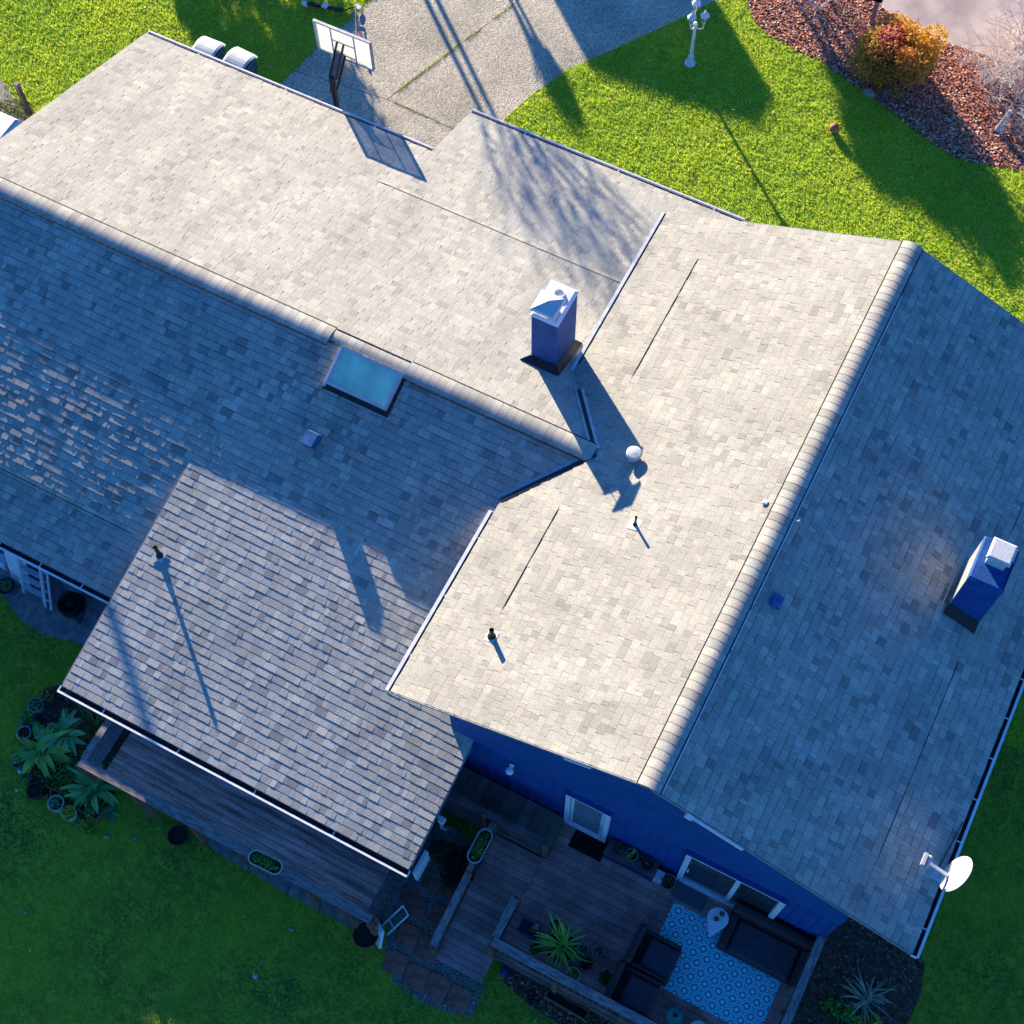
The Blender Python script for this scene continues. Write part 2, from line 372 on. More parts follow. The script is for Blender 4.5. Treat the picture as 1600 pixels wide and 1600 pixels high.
def shade(base, v): return tuple(max(0, c * v) for c in base)
PAL = [tuple(k * q for k, q in zip(c, (1.02, 1.01, .915))) for c in [lin((170, 166, 160)), lin((176, 172, 165)), lin((165, 161, 156)), lin((158, 154, 150)), lin((184, 179, 170)), lin((162, 163, 160)), lin((170, 163, 158)), lin((138, 136, 134))]]
PALW = [5, 5, 4, 3, 3, 2, 3, 1.8]
EXPO = .143
def slope(name, O, u, dn, ulim, S, hump=None, label=None, tick=(.005, .011), seed=1, vary=1.0, parent=None, band=.62, con=.95):
    avg = [sum(c[i] * w for c, w in zip(PAL, PALW)) / sum(PALW) for i in range(3)]
    pal = [tuple(avg[i] + (c[i] - avg[i]) * con for i in range(3)) for c in PAL]
    """courses of laminated shingles on a roof plane; s runs down the slope from O"""
    rn = random.Random(seed); O, u, dn = V(O), V(u), V(dn)
    n = u.cross(dn)
    if n.z < 0: n = -n
    mb = MB()
    nc = int(S / EXPO) + 1
    def P(uu, ss, h): return O + u * uu + dn * ss + n * h
    def hump_h(uu, ss):
        h = 0
        for (a, b, sh, *ex) in hump or []:
            rl, hh_, tp = ex or (.42, .013, .4)
            if a < uu < b and sh - rl < ss <= sh + .001: h = hh_ * (ss - (sh - rl)) / rl * max(0, min(1, (uu - a) / .4, (b - uu) / tp))
        return h
    hs = (hump[0][2] if hump else S)
    k0 = hs - math.floor(hs / EXPO) * EXPO
    ss = S
    rows = []
    s1 = S
    while s1 > 0.02:
        s0 = max(0, s1 - EXPO); rows.append((s0, s1)); s1 = s0
    for (s0, s1) in rows:
        ua, ub = ulim((s0 + s1) / 2)
        x = ua
        while x < ub - .001:
            w = rn.choice((.07, .10, .12, .15, .18, .24)) * rn.uniform(.9, 1.1)
            x2 = min(ub, x + w)
            if ub - x2 < .06: x2 = ub
            t = rn.choice((tick[0], tick[0] * 1.15, tick[1], tick[1] * .9)) * rn.uniform(.9, 1.15)
            c = shade(rn.choices(pal, PALW)[0], rn.uniform(1 - .10 * con, 1 + .10 * con) * vary)
            xm = (x + x2) / 2
            h0, h1, g0, g1_ = hump_h(x, s0), hump_h(x, s1), hump_h(x2, s0), hump_h(x2, s1)
            j = rn.uniform(-.004, .004) if s1 < S - .01 else 0
            jl = rn.uniform(-.006, .006)
            g = .0015
            bw = rn.choice((.012, .018, .024)) if rn.random() < .8 else .006
            sb_ = min(s1 - .02, s0 + bw); q_ = (sb_ - s0 + .004) / (s1 - s0 + .004); hb = h0 + .0008 + (h1 + t - h0 - .0008) * q_; hb2 = g0 + .0008 + (g1_ + t - g0 - .0008) * q_
            A_, B_, C_, D_ = P(x + g, s0 - .004, h0 + .0008), P(x2 - g, s0 - .004, g0 + .0008), P(x2 - g, s1 + j, g1_ + t), P(x + g, s1 + j + jl * .4, h1 + t)
            E_, F_ = P(x + g, sb_, hb), P(x2 - g, sb_, hb2)
            mb.add([A_, B_, F_, E_], [(0, 1, 2, 3)], shade(c, band))          # contact shadow below the upper course, painted dark
            mb.add([E_, F_, C_, D_], [(0, 1, 2, 3)], c)
            H_, G_ = P(x + g, s1 + j + jl * .4, -.002), P(x2 - g, s1 + j, -.002)
            mb.add([A_, B_, C_, D_, H_, G_, P(x + g, s0, -.002), P(x2 - g, s0, -.002)], [(3, 2, 5, 4), (0, 3, 4, 6), (1, 7, 5, 2)], shade(c, .45))
            x = x2
    ob = mb.build(name, M['shingle'] if abs(dn.x) > abs(dn.y) else M['shingle_y'], parent or HOUSE)
    if label: ob['label'] = label
    return ob, P
def unit(a): return V(a).normalized()
def deck_slab(par, P, boxes, t=.10):
    b = MB()
    for (u0, u1, s0, s1) in boxes:
        b.hexa([P(u0, s0, -t), P(u1, s0, -t), P(u1, s1, -t), P(u0, s1, -t), P(u0, s0, -.004), P(u1, s0, -.004), P(u1, s1, -.004), P(u0, s1, -.004)])
    return b.build('roof_deck', M['blue_wall'], par)

cw = math.sqrt(1 + MW * MW); LY = YN - YS
sW, PW_ = slope('roof_slope', (XR, YS, ZR), (0, 1, 0), (-1 / cw, 0, -MW / cw), lambda s: (0, LY), WW * cw, hump=[(12.46 - YS, 15.6 - YS, 3.476 * cw), (7.51 - YS, 9.86 - YS, 3.476 * cw)], label='sunlit tan west slope of the main gable', seed=2, band=.82, con=.52, vary=.93)
deck_slab(sW, PW_, [(0.01, LY - .01, .02, WW * cw - .015)])
sE, PE_ = slope('roof_slope', (XR, YS, ZR), (0, 1, 0), (1 / cw, 0, -MW / cw), lambda s: (0, LY), WE * cw, hump=[(6.61 - YS, 10.24 - YS, 3.5 * cw), (12.75 - YS, 15.5 - YS, 3.5 * cw)], label='shaded slope of the main gable on the dish side', seed=3, tick=(.006, .013))
deck_slab(sE, PE_, [(0.01, LY - .01, .02, WE * cw - .015)])
cn = math.sqrt(1 + MN * MN)
sN, PN_ = slope('roof_slope', (XG, YL, ZL), (1, 0, 0), (0, 1 / cn, -MN / cn), lambda s: ((0 if s < D1 * cn else XST - XG), -3.4 - XG if s < 5.0 * cn else -4.3 - XG), D2 * cn,
                hump=[(-11.29 - XG, -5.6 - XG, 4.2 * cn)], label='sunlit tan slope of the garage wing facing the driveway', seed=4, vary=1.06, band=.86, con=.5)
deck_slab(sN, PN_, [(.01, XST - XG, .02, D1 * cn - .015), (XST - XG + .01, -4.5 - XG, 1.0, D2 * cn - .015)])
cs = math.sqrt(1 + MS * MS)
sS, PS_ = slope('roof_slope', (XG, YL, ZL), (1, 0, 0), (0, -1 / cs, -MS / cs), lambda s: (0, -4.30 - XG), DS * cs, hump=[(-1, -9.0 - XG, 4.52 * cs, 2.9, .085, 4.2)], label='shaded slope of the garage wing with the skylight', seed=5, tick=(.006, .0135))
deck_slab(sS, PS_, [(.01, -4.5 - XG, .4, DS * cs - .015)])
cx = math.sqrt(1 + MX * MX)
sX, PX_ = slope('roof_slope', (XX, YB + .05, ZB + .016), (1, 0, 0), (0, -1 / cx, -MX / cx), lambda s: (0, (XXR if YB - s / cx < 5.75 else -4.5) - XX), (YB + .05 - YX) * cx,
                label='low pitched lean to slope over the sun porch, raked by low sun', seed=6, tick=(.0045, .0082), vary=1.08, band=.86)
deck_slab(sX, PX_, [(.01, XXR - XX - .01, 2.4 * cx, (YB + .05 - YX) * cx - .015), (.01, -4.6 - XX, .3, 2.4 * cx)], .12)

# ridge caps
def ridge(par, A, B, side, ma, mb_, w=.18, lift=.022, seed=1, lip=True):
    """overlapping bent caps from A to B over a ridge; ma/mb_ are the slopes on either hand"""
    rn = random.Random(seed); A, B = V(A), V(B); t = (B - A); L = t.length; t.normalize(); side = V(side)
    mb = MB(); n = int(L / .15); st = L / n
    prof = [(-1.0, 0), (-.72, .08), (-.4, .16), (-.14, .22), (0, .235), (.14, .22), (.4, .16), (.72, .08), (1.0, 0)]
    def pt(q, k, h):
        a, _ = prof[k]; x = a * w; sl = ma if a < 0 else mb_
        zz = lift - w * sl * .74 * a * a
        return A + t * q + side * x + V((0, 0, zz + h))
    for i in range(n):
        c = shade(rn.choice(PAL[:6]), rn.uniform(.9, 1.08)); q0, q1 = i * st - .012, (i + 1) * st
        vs = [pt(q0, k, .004 + rn.uniform(0, .002)) for k in range(9)] + [pt(q1, k, .001) for k in range(9)] + [pt(q0, k, -.006) for k in range(9)]
        e = [pt(q0 + .016, k, .004) for k in range(9)]
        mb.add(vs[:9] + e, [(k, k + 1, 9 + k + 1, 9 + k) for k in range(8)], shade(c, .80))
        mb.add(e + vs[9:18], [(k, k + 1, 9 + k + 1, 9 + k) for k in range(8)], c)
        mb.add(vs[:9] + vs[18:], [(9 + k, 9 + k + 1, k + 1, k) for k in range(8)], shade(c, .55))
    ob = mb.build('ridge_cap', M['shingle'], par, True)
    lb = MB()
    for sg, sl in ((-1, ma), (1, mb_)):
        o = side * (sg * (w + .008)); z = V((0, 0, -(w + .008) * sl))
        lb.m = 0; lb.beam(A + o * 1.02 + z + V((0, 0, .02)), B + o * 1.02 + z + V((0, 0, .02)), .016, .05)
    lb.build('ridge_vent', [M['flash_dark']], par)
    return ob
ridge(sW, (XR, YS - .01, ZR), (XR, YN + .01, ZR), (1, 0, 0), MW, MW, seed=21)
mt = MB()
for a, b in ((YS, 8.1), (8.16, 8.9), (9.0, 12.3), (12.36, YN - 1.1)):
    xo = .212
    mt.beam((XR + xo, a, ZR - xo * MW + .045), (XR + xo, b, ZR - xo * MW + .045), .018, .012)
mt.build('vent_edge', M['white_trim'], sE)
xj = XR - (ZR - ZL) / MW
ridge(sS, (XG, YL, ZL), (-9.62, YL, ZL), (0, 1, 0), MS, MN, seed=22)
ridge(sS, (-9.60, YL + .03, ZL - .012), (-8.06, YL + .03, ZL - .012), (0, 1, 0), MS, MN, w=.13, lift=.015, seed=23)
ridge(sS, (-8.04, YL, ZL), (xj - .03, YL, ZL), (0, 1, 0), MS, MN, seed=24)
mt = MB(); mt.beam((-7.3, YL - .185, ZL - .185 * MS + .022), (-5.4, YL - .185, ZL - .185 * MS + .022), .014, .012)
mt.build('vent_edge', M['white_trim'], sS)

# dark slots of the shingle-over intake vents
def slot(par, P, a, b, s, hz_=.023):
    q = MB(); q.hexa([P(a, s + .004, 0), P(b, s + .004, 0), P(b, s + .014, 0), P(a, s + .014, 0), P(a + .25, s + .004, hz_), P(b - .25, s + .004, hz_), P(b - .25, s + .013, .016), P(a + .25, s + .013, .016)])
    q.build('intake_vent', M['flash_dark'], par)
slot(sW, PW_, 12.46 - YS, 15.6 - YS, 3.476 * cw); slot(sW, PW_, 7.51 - YS, 9.86 - YS, 3.476 * cw)
slot(sE, PE_, 6.61 - YS, 10.24 - YS, 3.5 * cw); slot(sE, PE_, 12.75 - YS, 15.5 - YS, 3.5 * cw)
slot(sN, PN_, -11.29 - XG, -5.6 - XG, 4.2 * cn); slot(sS, PS_, 0, -11.2 - XG, 4.52 * cs, .05)

# valleys
y7 = YL - (ZL - ZW) / MS; y8 = YL + (ZL - ZW) / MN
J = V((xj, YL, ZL)); VS = V((XW - .02, y7, ZW)); VN = V((XW + .25, YL + (ZL - (ZR - MW * (XR - XW - .25))) / MN, ZR - MW * (XR - XW - .25)))
q = MB(); up = V((0, 0, .02)); t = (VS - J).normalized(); sd_ = t.cross(V((0, 0, 1))).normalized()
q.m = 0; q.beam(J + up + sd_ * -.03 + V((0, 0, .0)), VS + up + sd_ * -.03 + V((0, 0, .0)), .07, .022)
q.m = 1; q.beam(J + up * .6 + sd_ * .055, VS + up * .6 + sd_ * .055, .07, .022)
q.build('valley_flashing', [M['flash_dark'], M['metal']], sS)
q = MB(); t = (VN - J).normalized(); sd_ = t.cross(V((0, 0, 1))).normalized()
q.m = 1; q.beam(J + t * .1 + up * .9 + sd_ * .075, VN + up * .9 + sd_ * .075, .075, .03)
q.m = 0; q.beam(J + t * .1 + up * .7, VN + up * .7, .06, .02)
q.m = 1; q.beam(J + t * .1 + up * .9 + sd_ * -.06, VN + up * .9 + sd_ * -.06, .045, .03)
q.build('valley_flashing', [M['flash_dark'], M['metal']], sN)

# gutters
def gutter(A, B, out, par=HOUSE, hang=.75, capa=True, capb=True, w=.115, z0=-.03, lip=.032):
    A, B, out = V(A), V(B), V(out); t = (B - A).normalized(); z = V((0, 0, 1)); L = (B - A).length
    q = MB()
    prof = [(.0, .0), (.0, -.10), (.07, -.105), (w - .015, -.05), (w, .0), (w - .022, .004)]
    for i in range(5):
        q.m = 0 if i > 2 else (0 if i == 1 else 0)
        a0 = A + out * prof[i][0] + z * (prof[i][1] + z0); a1 = A + out * prof[i + 1][0] + z * (prof[i + 1][1] + z0)
        b0, b1 = a0 + t * L, a1 + t * L
        q.add([a0, b0, b1, a1], [(0, 1, 2, 3)])
    # rolled front lip
    q.beam(A + out * w + z * z0, B + out * w + z * z0, lip, .026)
    for e, on in ((A, capa), (B, capb)):
        if on: q.beam(e + out * .0 + z * (z0 - .045), e + out * w + z * (z0 - .045), .012, .10)
    k = hang * .6
    while k < L and hang:
        p = A + t * k + z * (z0 + .004); q.beam(p, p + out * w, .022, .006); k += hang
    q.m = 1; a = A + out * .004 + z * (z0 - .02) ; 
    q.add([A + out * .005 + z * (z0 - .045), B + out * .005 + z * (z0 - .045), B + out * (w - .02) + z * (z0 - .045), A + out * (w - .02) + z * (z0 - .045)], [(0, 1, 2, 3)])  # dark sheet standing in for the shade inside the gutter
    return q.build('gutter', [M['white_trim'], M['trough']], par)
gutter((XE, YS - .01, ZE), (XE, YN, ZE), (1, 0, 0), w=.095, lip=.042)
gutter((XW, YS - .01, ZW), (XW, y7 - .25, ZW), (-1, 0, 0), hang=1.2, lip=.06, w=.075)
gutter((XW, y8 + .02, ZW), (XW, YN, ZW), (-1, 0, 0), hang=0, lip=.06, w=.075)
gutter((XG, YL + D1, ZL - MN * D1), (XST, YL + D1, ZL - MN * D1), (0, 1, 0), hang=2.2)
gutter((XST, YL + D2, ZL - MN * D2), (-4.4, YL + D2, ZL - MN * D2), (0, 1, 0), hang=2.2)
gutter((XG, YL - DS, ZL - MS * DS), (XX + .05, YL - DS, ZL - MS * DS), (0, -1, 0), hang=.92)
gutter((XX - .03, YX, ZX), (XXR + .02, YX, ZX), (0, -1, 0), hang=1.55)
# rakes: thin drip edge and painted trim pieces
for (P, S, ua) in ((PW_, WW * cw, 0), (PE_, WE * cw, 0), (PW_, WW * cw, LY), (PE_, WE * cw, LY)):
    o = -.012 if ua == 0 else .012
    q = MB(); q.beam(P(ua + o, .02, -.03), P(ua + o, S, -.03), .016, .06, up=(0, 0, 1)); q.build('drip_edge', M['roof_edge'], HOUSE)
for (P, S, ua) in ((PN_, D1 * cn, -.012), (PS_, DS * cs, -.012), (PX_, (YB - YX) * cx, -.012), (PX_, (YB - YX) * cx, XXR - XX + .012)):
    q = MB(); q.beam(P(ua, .3 if ua < 0 else 2.4, -.03), P(ua, S, -.03), .016, .06); q.build('drip_edge', M['roof_edge'], HOUSE)
q = MB(); q.beam(PE_(-.035, .78, -.05), PE_(-.035, 1.75, -.05), .03, .07); q.beam(PE_(-.05, .72, -.05), PE_(-.05, .83, -.05), .06, .10)
q.build('rake_trim', M['white_trim'], sE)
q = MB(); q.beam(PW_(-.03, 1.02, -.05), PW_(-.03, 1.50, -.05), .025, .05); q.build('rake_trim', M['white_trim'], sW)

# walls
XWL, XWR, YNW = -4.45, 2.60, 16.2
def gz(x): return ZR - MW * abs(x - XR) - .11
q = MB()
def wallprism(pts, y0, y1):
    n = len(pts); vs = [(x, y0, z) for x, z in pts] + [(x, y1, z) for x, z in pts]
    q.add(vs, [tuple(range(n)), tuple(range(n, 2 * n))[::-1]] + [(k, n + k, n + (k + 1) % n, (k + 1) % n) for k in range(n)])
BAND = 2.86
wallprism([(XWL, 0), (XWR, 0), (XWR, gz(XWR)), (XR, gz(XR)), (XWL, gz(XWL))], YWALL, YNW)
q.box(XWL, XWR, YWALL - .022, YWALL - .001, BAND, BAND + .001)
wallprism([(XWL, BAND), (XWR, BAND), (XWR, gz(XWR)), (XR, gz(XR)), (XWL, gz(XWL))], YWALL - .026, YWALL - .001)
q.box(-2.28, -1.41, YWALL - .085, YWALL - .002, ZF + 2.061, ZF + 2.075); q.box(-.065, 1.74, YWALL - .09, YWALL - .002, ZF + 2.131, ZF + 2.145)
x = XWL + .06
while x < XWR - .05:
    q.box(x, x + .035, YWALL - .018, YWALL + .001, .02, BAND - .002); x += .203
q.box(XWR, XWR + .02, YWALL + .3, YNW, .1, .14)
q.build('wall', M['blue_wall'], HOUSE)
q = MB()
q.box(XG + .3, XWL - .002, 5.75, 16.25, 0, 2.28)
q.box(-10.6, XWL - .002, 3.98, 5.748, 0, 2.24)
q.box(XST + .3, XWL - .002, 16.252, 17.8, 0, 1.94)
q.build('wall', M['blue_wall'], HOUSE)['label'] = 'low blue walls of the garage wing and sun porch'

# door with louvred glass, and sliding glass door
def frame(b, x0, x1, y, z0, z1, w, dpt=.05, wb=None):
    b.box(x0, x0 + w, y - dpt, y, z0, z1); b.box(x1 - w, x1, y - dpt, y, z0, z1)
    b.box(x0 + w, x1 - w, y - dpt, y, z1 - w, z1); b.box(x0 + w, x1 - w, y - dpt, y, z0, z0 + (wb or w))
yd = YWALL - .002
q = MB(); q.box(-2.16, -1.53, yd - .03, yd, ZF + .05, ZF + 2.0)
dr = q.build('door', M['white'], HOUSE)
q = MB(); frame(q, -2.26, -1.43, yd - .002, ZF + .01, ZF + 2.06, .085, .07); q.build('frame', M['white_trim'], dr)
q = MB(); q.box(-2.10, -1.59, yd - .036, yd - .032, ZF + .25, ZF + 1.9); q.build('glass', M['door_glass'], dr)
q = MB()
for k in range(9): q.box(-2.10, -1.59, yd - .052, yd - .038, ZF + .33 + k * .18, ZF + .37 + k * .18)
q.build('louvre', M['metal'], dr)
q = MB(); q.lathe((-1.56, yd - .06, ZF + 1.0), [(.012, 0), (.012, .03), (.03, .035), (.03, .06), (.01, .07)], 10, axis=V((0, -1, 0))); q.build('handle', M['metal'], dr)
q = MB(); frame(q, -.045, 1.72, yd, ZF + .01, ZF + 2.13, .10, .075)
q.box(.86, .94, yd - .06, yd - .001, ZF + .11, ZF + 2.03); q.box(.06, .86, yd - .05, yd - .001, ZF + .11, ZF + .20); q.box(.94, 1.62, yd - .04, yd - .001, ZF + .11, ZF + .17)
sl = q.build('sliding_door', M['white_trim'], HOUSE)
for a, b in ((.056, .858), (.942, 1.618)):
    q = MB(); q.box(a, b, yd - .02, yd - .012, ZF + .2, ZF + 2.028); q.build('pane', M['glass'], sl)
q = MB(); q.box(.075, .10, yd - .09, yd - .076, ZF + 1.0, ZF + 1.22); q.build('handle', M['white'], sl)
q = MB(); q.lathe((-3.30, yd - .03, 2.55), [(.05, 0), (.05, .02), (.02, .03), (.02, .06)], 12, axis=V((0, -1, 0))); wl = q.build('wall_lamp', M['white'], HOUSE)
q = MB(); q.lathe((-3.30, yd - .12, 2.46), [(.02, -.09), (.06, -.07), (.075, -.01), (.06, .05), (.025, .075)], 14); q.build('globe', M['white'], wl, True)
# porch corner lamp seen past the low roof
q = MB(); q.lathe((-11.06, 4.52, 2.16), [(.02, -.09), (.07, -.06), (.085, 0), (.07, .06), (.02, .085)], 14); q.tube([(-11.06, 4.55, 2.1), (-10.62, 4.6, 2.1)], .02); q.build('flood_lamp', M['white'], HOUSE, True)

# big chimney
def chimney(x0, x1, y0, y1, z0, z1, mat, label):
    q = MB(); c = .04
    q.hexa([(x0, y0, z0 - .6), (x1, y0, z0 - .6), (x1, y1, z0 - .6), (x0, y1, z0 - .6), (x0, y0, z1), (x1, y0, z1), (x1, y1, z1), (x0, y1, z1)])
    o = q.build('chimney', mat, HOUSE); o['label'] = label; return o
ch = chimney(-6.30, -5.80, 12.36, 13.15, 3.9, 5.30, M['blue_chimney'], 'blue rendered chimney with a metal pyramid cowl')
q = MB(); q.rbox(-6.32, -5.78, 12.34, 13.17, 5.301, 5.36, .05); q.lathe((-6.05, 12.60, 5.30), [(.13, 0), (.13, .16), (.11, .16), (.11, .02)], 14); q.lathe((-6.05, 12.93, 5.30), [(.10, 0), (.10, .10), (.08, .10), (.08, .02)], 14)
q.build('chimney_crown', M['white'], ch)
q = MB(); cx_, cy_, zc, hw = -6.08, 12.55, 5.56, .215
q.add([(cx_ - hw, cy_ - hw, zc), (cx_ + hw, cy_ - hw, zc), (cx_ + hw, cy_ + hw, zc), (cx_ - hw, cy_ + hw, zc), (cx_, cy_, zc + .085)], [(0, 1, 4), (1, 2, 4), (2, 3, 4), (3, 0, 4), (3, 2, 1, 0)])
q.add([(cx_ - hw, cy_ - hw, zc), (cx_ + hw, cy_ - hw, zc), (cx_ + hw, cy_ + hw, zc), (cx_ - hw, cy_ + hw, zc), (cx_ - hw - .02, cy_ - hw - .02, zc - .045), (cx_ + hw + .02, cy_ - hw - .02, zc - .045), (cx_ + hw + .02, cy_ + hw + .02, zc - .045), (cx_ - hw - .02, cy_ + hw + .02, zc - .045)], [(0, 4, 5, 1), (1, 5, 6, 2), (2, 6, 7, 3), (3, 7, 4, 0)])
for sx in (-1, 1):
    for sy in (-1, 1): q.tube([(cx_ + sx * .13, cy_ + sy * .13, 5.36), (cx_ + sx * .13, cy_ + sy * .13, zc - .01)], .008, 5)
q.build('chimney_cowl', M['galv'], ch)
def nz(y): return ZL - MN * (y - YL)
q = MB(); g = .10
for (a, b) in (((-6.44, 12.25), (-5.72, 12.25)), ((-5.72, 12.25), (-5.72, 13.2))):
    za, zb = nz(a[1]) + .02, nz(b[1]) + .02
    ia = (min(a[0], -5.80) if a[0] > -6 else -6.30, 12.355); 
q.hexa([(-6.46, 12.22, nz(12.22) + .004), (-5.70, 12.22, nz(12.22) + .004), (-5.79, 12.36, nz(12.36)), (-6.31, 12.36, nz(12.36)), (-6.46, 12.22, nz(12.22) + .03), (-5.70, 12.22, nz(12.22) + .03), (-5.79, 12.352, nz(12.36) + .14), (-6.31, 12.352, nz(12.36) + .14)])
q.hexa([(-5.80, 12.36, nz(12.36)), (-5.68, 12.24, nz(12.24) + .004), (-5.68, 13.22, nz(13.22) + .004), (-5.80, 13.15, nz(13.15)), (-5.792, 12.36, nz(12.36) + .14), (-5.68, 12.24, nz(12.24) + .028), (-5.68, 13.22, nz(13.22) + .03), (-5.792, 13.15, nz(13.15) + .14)])
q.build('chimney_flashing', M['flash_dark'], ch)

# siding-clad chimney on the shaded slope
def ez(x): return ZR - MW * (x - XR)
x0, x1, y0, y1, zt = 2.07, 2.62, 10.93, 11.72, 5.66
q = MB(); q.box(x0 + .008, x1, y0 + .026, y1, 3.6, zt)
k = 4.2
while k < zt - .02:
    q.add([(x0 + .004, y0 + .026, k + .085), (x1 + .002, y0 + .026, k + .085), (x1 + .002, y0, k), (x0 + .004, y0, k), (x0 + .004, y0 + .026, k), (x1 + .002, y0 + .026, k)], [(0, 3, 2, 1), (3, 4, 5, 2)])
    q.add([(x1, y0 + .01, k + .085), (x1, y1, k + .085), (x1 + .012, y1, k), (x1 + .012, y0 + .01, k), (x1, y0 + .01, k), (x1, y1, k)], [(0, 3, 2, 1), (3, 4, 5, 2)]); k += .09
c2 = q.build('chimney', M['blue_chimney'], HOUSE); c2['label'] = 'narrow blue lap sided chimney with a bare metal flue box'
q = MB(); q.box(x0 - .004, x0 + .006, y0 + .002, y1, 4.25, zt + .002); q.build('chimney_sunlit_face', M['sunlit_white'], c2)  # sun glare on the west face, painted as a pale sheet
q = MB(); q.rbox(x0 - .012, x1 + .02, y0 - .012, y1 + .015, zt + .003, zt + .045, .03); q.build('chimney_crown', M['blue_chimney'], c2)
q = MB(); xc, yc = 2.36, 11.42
q.box(xc - .15, xc + .15, yc - .15, yc + .15, zt + .05, zt + .22); q.rbox(xc - .19, xc + .19, yc - .19, yc + .19, zt + .30, zt + .37, .03)
for sx in (-1, 1):
    for sy in (-1, 1): q.box(xc + sx * .14 - .01, xc + sx * .14 + .01, yc + sy * .14 - .01, yc + sy * .14 + .01, zt + .22, zt + .30)
q.build('flue_cap', M['galv'], c2)
q = MB(); q.box(xc - .12, xc + .12, yc - .12, yc + .12, zt + .22, zt + .295); q.build('flue_screen', M['black'], c2)
q = MB()
q.hexa([(x0 - .03, y0 - .15, ez(x0) - .01), (x1 + .02, y0 - .15, ez(x1) - .01), (x1 + .01, y0, ez(x1)), (x0 - .01, y0, ez(x0)), (x0 - .03, y0 - .15, ez(x0) + .025), (x1 + .02, y0 - .15, ez(x1) + .025), (x1 + .01, y0 - .004, ez(x1) + .16), (x0 - .01, y0 - .004, ez(x0) + .16)])
q.m = 1; q.beam((x0 - .10, y0 - .16, ez(x0) + .07), (x0 - .10, y1 - .15, ez(x0) + .07), .012, .06)
q.build('chimney_flashing', [M['black'], M['galv']], c2)

# skylight on the shaded slope of the garage wing
def rect_on(P, ua, ub, sa, sb, h0, h1, b, ins=0):
    b.hexa([P(ua, sa, h0), P(ub, sa, h0), P(ub, sb, h0), P(ua, sb, h0), P(ua + ins, sa + ins, h1), P(ub - ins, sa + ins, h1), P(ub - ins, sb - ins, h1), P(ua + ins, sb - ins, h1)])
sa, sb, ua, ub = (10.91 - 10.80) * cs, (10.91 - 10.12) * cs, -9.29 - XG, -8.05 - XG
q = MB(); w = .05
rect_on(PS_, ua, ub, sa, sa + w, 0, .13, q); rect_on(PS_, ua, ub, sb - w, sb, 0, .13, q)
rect_on(PS_, ua, ua + w, sa + w, sb - w, 0, .13, q); rect_on(PS_, ub - w, ub, sa + w, sb - w, 0, .13, q)
rect_on(PS_, ua - .05, ua, sa - .02, sb + .06, 0, .10, q)
sk = q.build('skylight', M['ladder'], HOUSE)
q = MB(); rect_on(PS_, ua + w, ub - w, sa + w, sb - w, .06, .105, q); q.build('skylight_glass', M['sky_glass'], sk)
q = MB(); rect_on(PS_, ua - .04, ub + .05, sb + .005, sb + .10, .002, .016, q); rect_on(PS_, ub + .004, ub + .06, sa, sb + .1, .002, .02, q); q.build('skylight_flashing', M['flash_dark'], sk)

# box vents
def boxvent(P, u0, s0, w, l, h, mat, label):
    q = MB(); q.hexa([P(u0, s0, 0), P(u0 + w, s0, 0), P(u0 + w, s0 + l, 0), P(u0, s0 + l, 0), P(u0 + .015, s0 + .03, h * .75), P(u0 + w - .015, s0 + .03, h * .75), P(u0 + w - .015, s0 + l * .95, h), P(u0 + .015, s0 + l * .95, h)])
    q.m = 1; q.hexa([P(u0 - .03, s0 - .03, .006), P(u0 + w + .03, s0 - .03, .006), P(u0 + w + .03, s0 + l * .6, .006), P(u0 - .03, s0 + l * .6, .006), P(u0 - .03, s0 - .03, .015), P(u0 + w + .03, s0 - .03, .015), P(u0 + w + .03, s0 + l * .6, .015), P(u0 - .03, s0 + l * .6, .015)])
    o = q.build('box_vent', [M['blue_pot'], M['roof_edge']], HOUSE); o['label'] = label
boxvent(PS_, -9.20 - XG, (10.91 - 9.30) * cs, .26, .30, .24, 0, 'slate blue box vent below the skylight')
boxvent(PE_, 9.17 - YS, (XR and (-.53 - XR)) * cw, .22, .19, .09, 0, 'flat dark vent close to the long ridge')

# round vent and pipe vents
def onW(x, y): return V((x, y, ZR - MW * (XR - x)))
p = onW(-3.648, 11.0)
q = MB(); q.lathe(p - V((0, 0, .05)), [(.10, 0), (.10, .20)], 18, cap=False); q.lathe(p + V((0, 0, .13)), [(.125, 0), (.135, .02), (.135, .06), (.11, .085), (.03, .095)], 22)
q.build('round_vent', M['galv'], HOUSE, False)
def pipe(p, rad, h, slope_n, flash, name='pipe_vent', tilt=V((0, 0, 1))):
    q = MB(); q.m = 0; q.lathe(p - V((0, 0, .05)), [(rad, 0), (rad, h + .05), (rad * .78, h + .05), (rad * .78, h - .1)], 12, cap=False)
    q.m = 2; q.lathe(p - V((0, 0, .03)), [(rad * 2.0, 0), (rad * 1.8, .05), (rad * 1.1, .11)], 14, cap=False)
    n = slope_n.normalized(); a = n.cross(V((0, 1, 0))).normalized() if abs(n.y) < .1 else V((1, 0, 0)); b = n.cross(a)
    q.m = 1; s = flash
    q.hexa([p + a * i * s + b * j * s + n * hh for hh in (.004, .014) for i, j in ((-1, -1), (1, -1), (1, 1), (-1, 1))])
    return q.build(name, [M['black'], M['galv'], M['rubber']], HOUSE)
nW = V((-MW, 0, 1)); nX = V((0, -MX, 1))
pipe(onW(-3.052, 9.77), .022, .30, nW, .10); pipe(onW(-4.343, 7.12), .042, .30, nW, .10)
px_ = V((-10.60, 6.20, ZB - MX * (YB - 6.20) + .02)); pipe(px_, .038, .36, nX, .11)
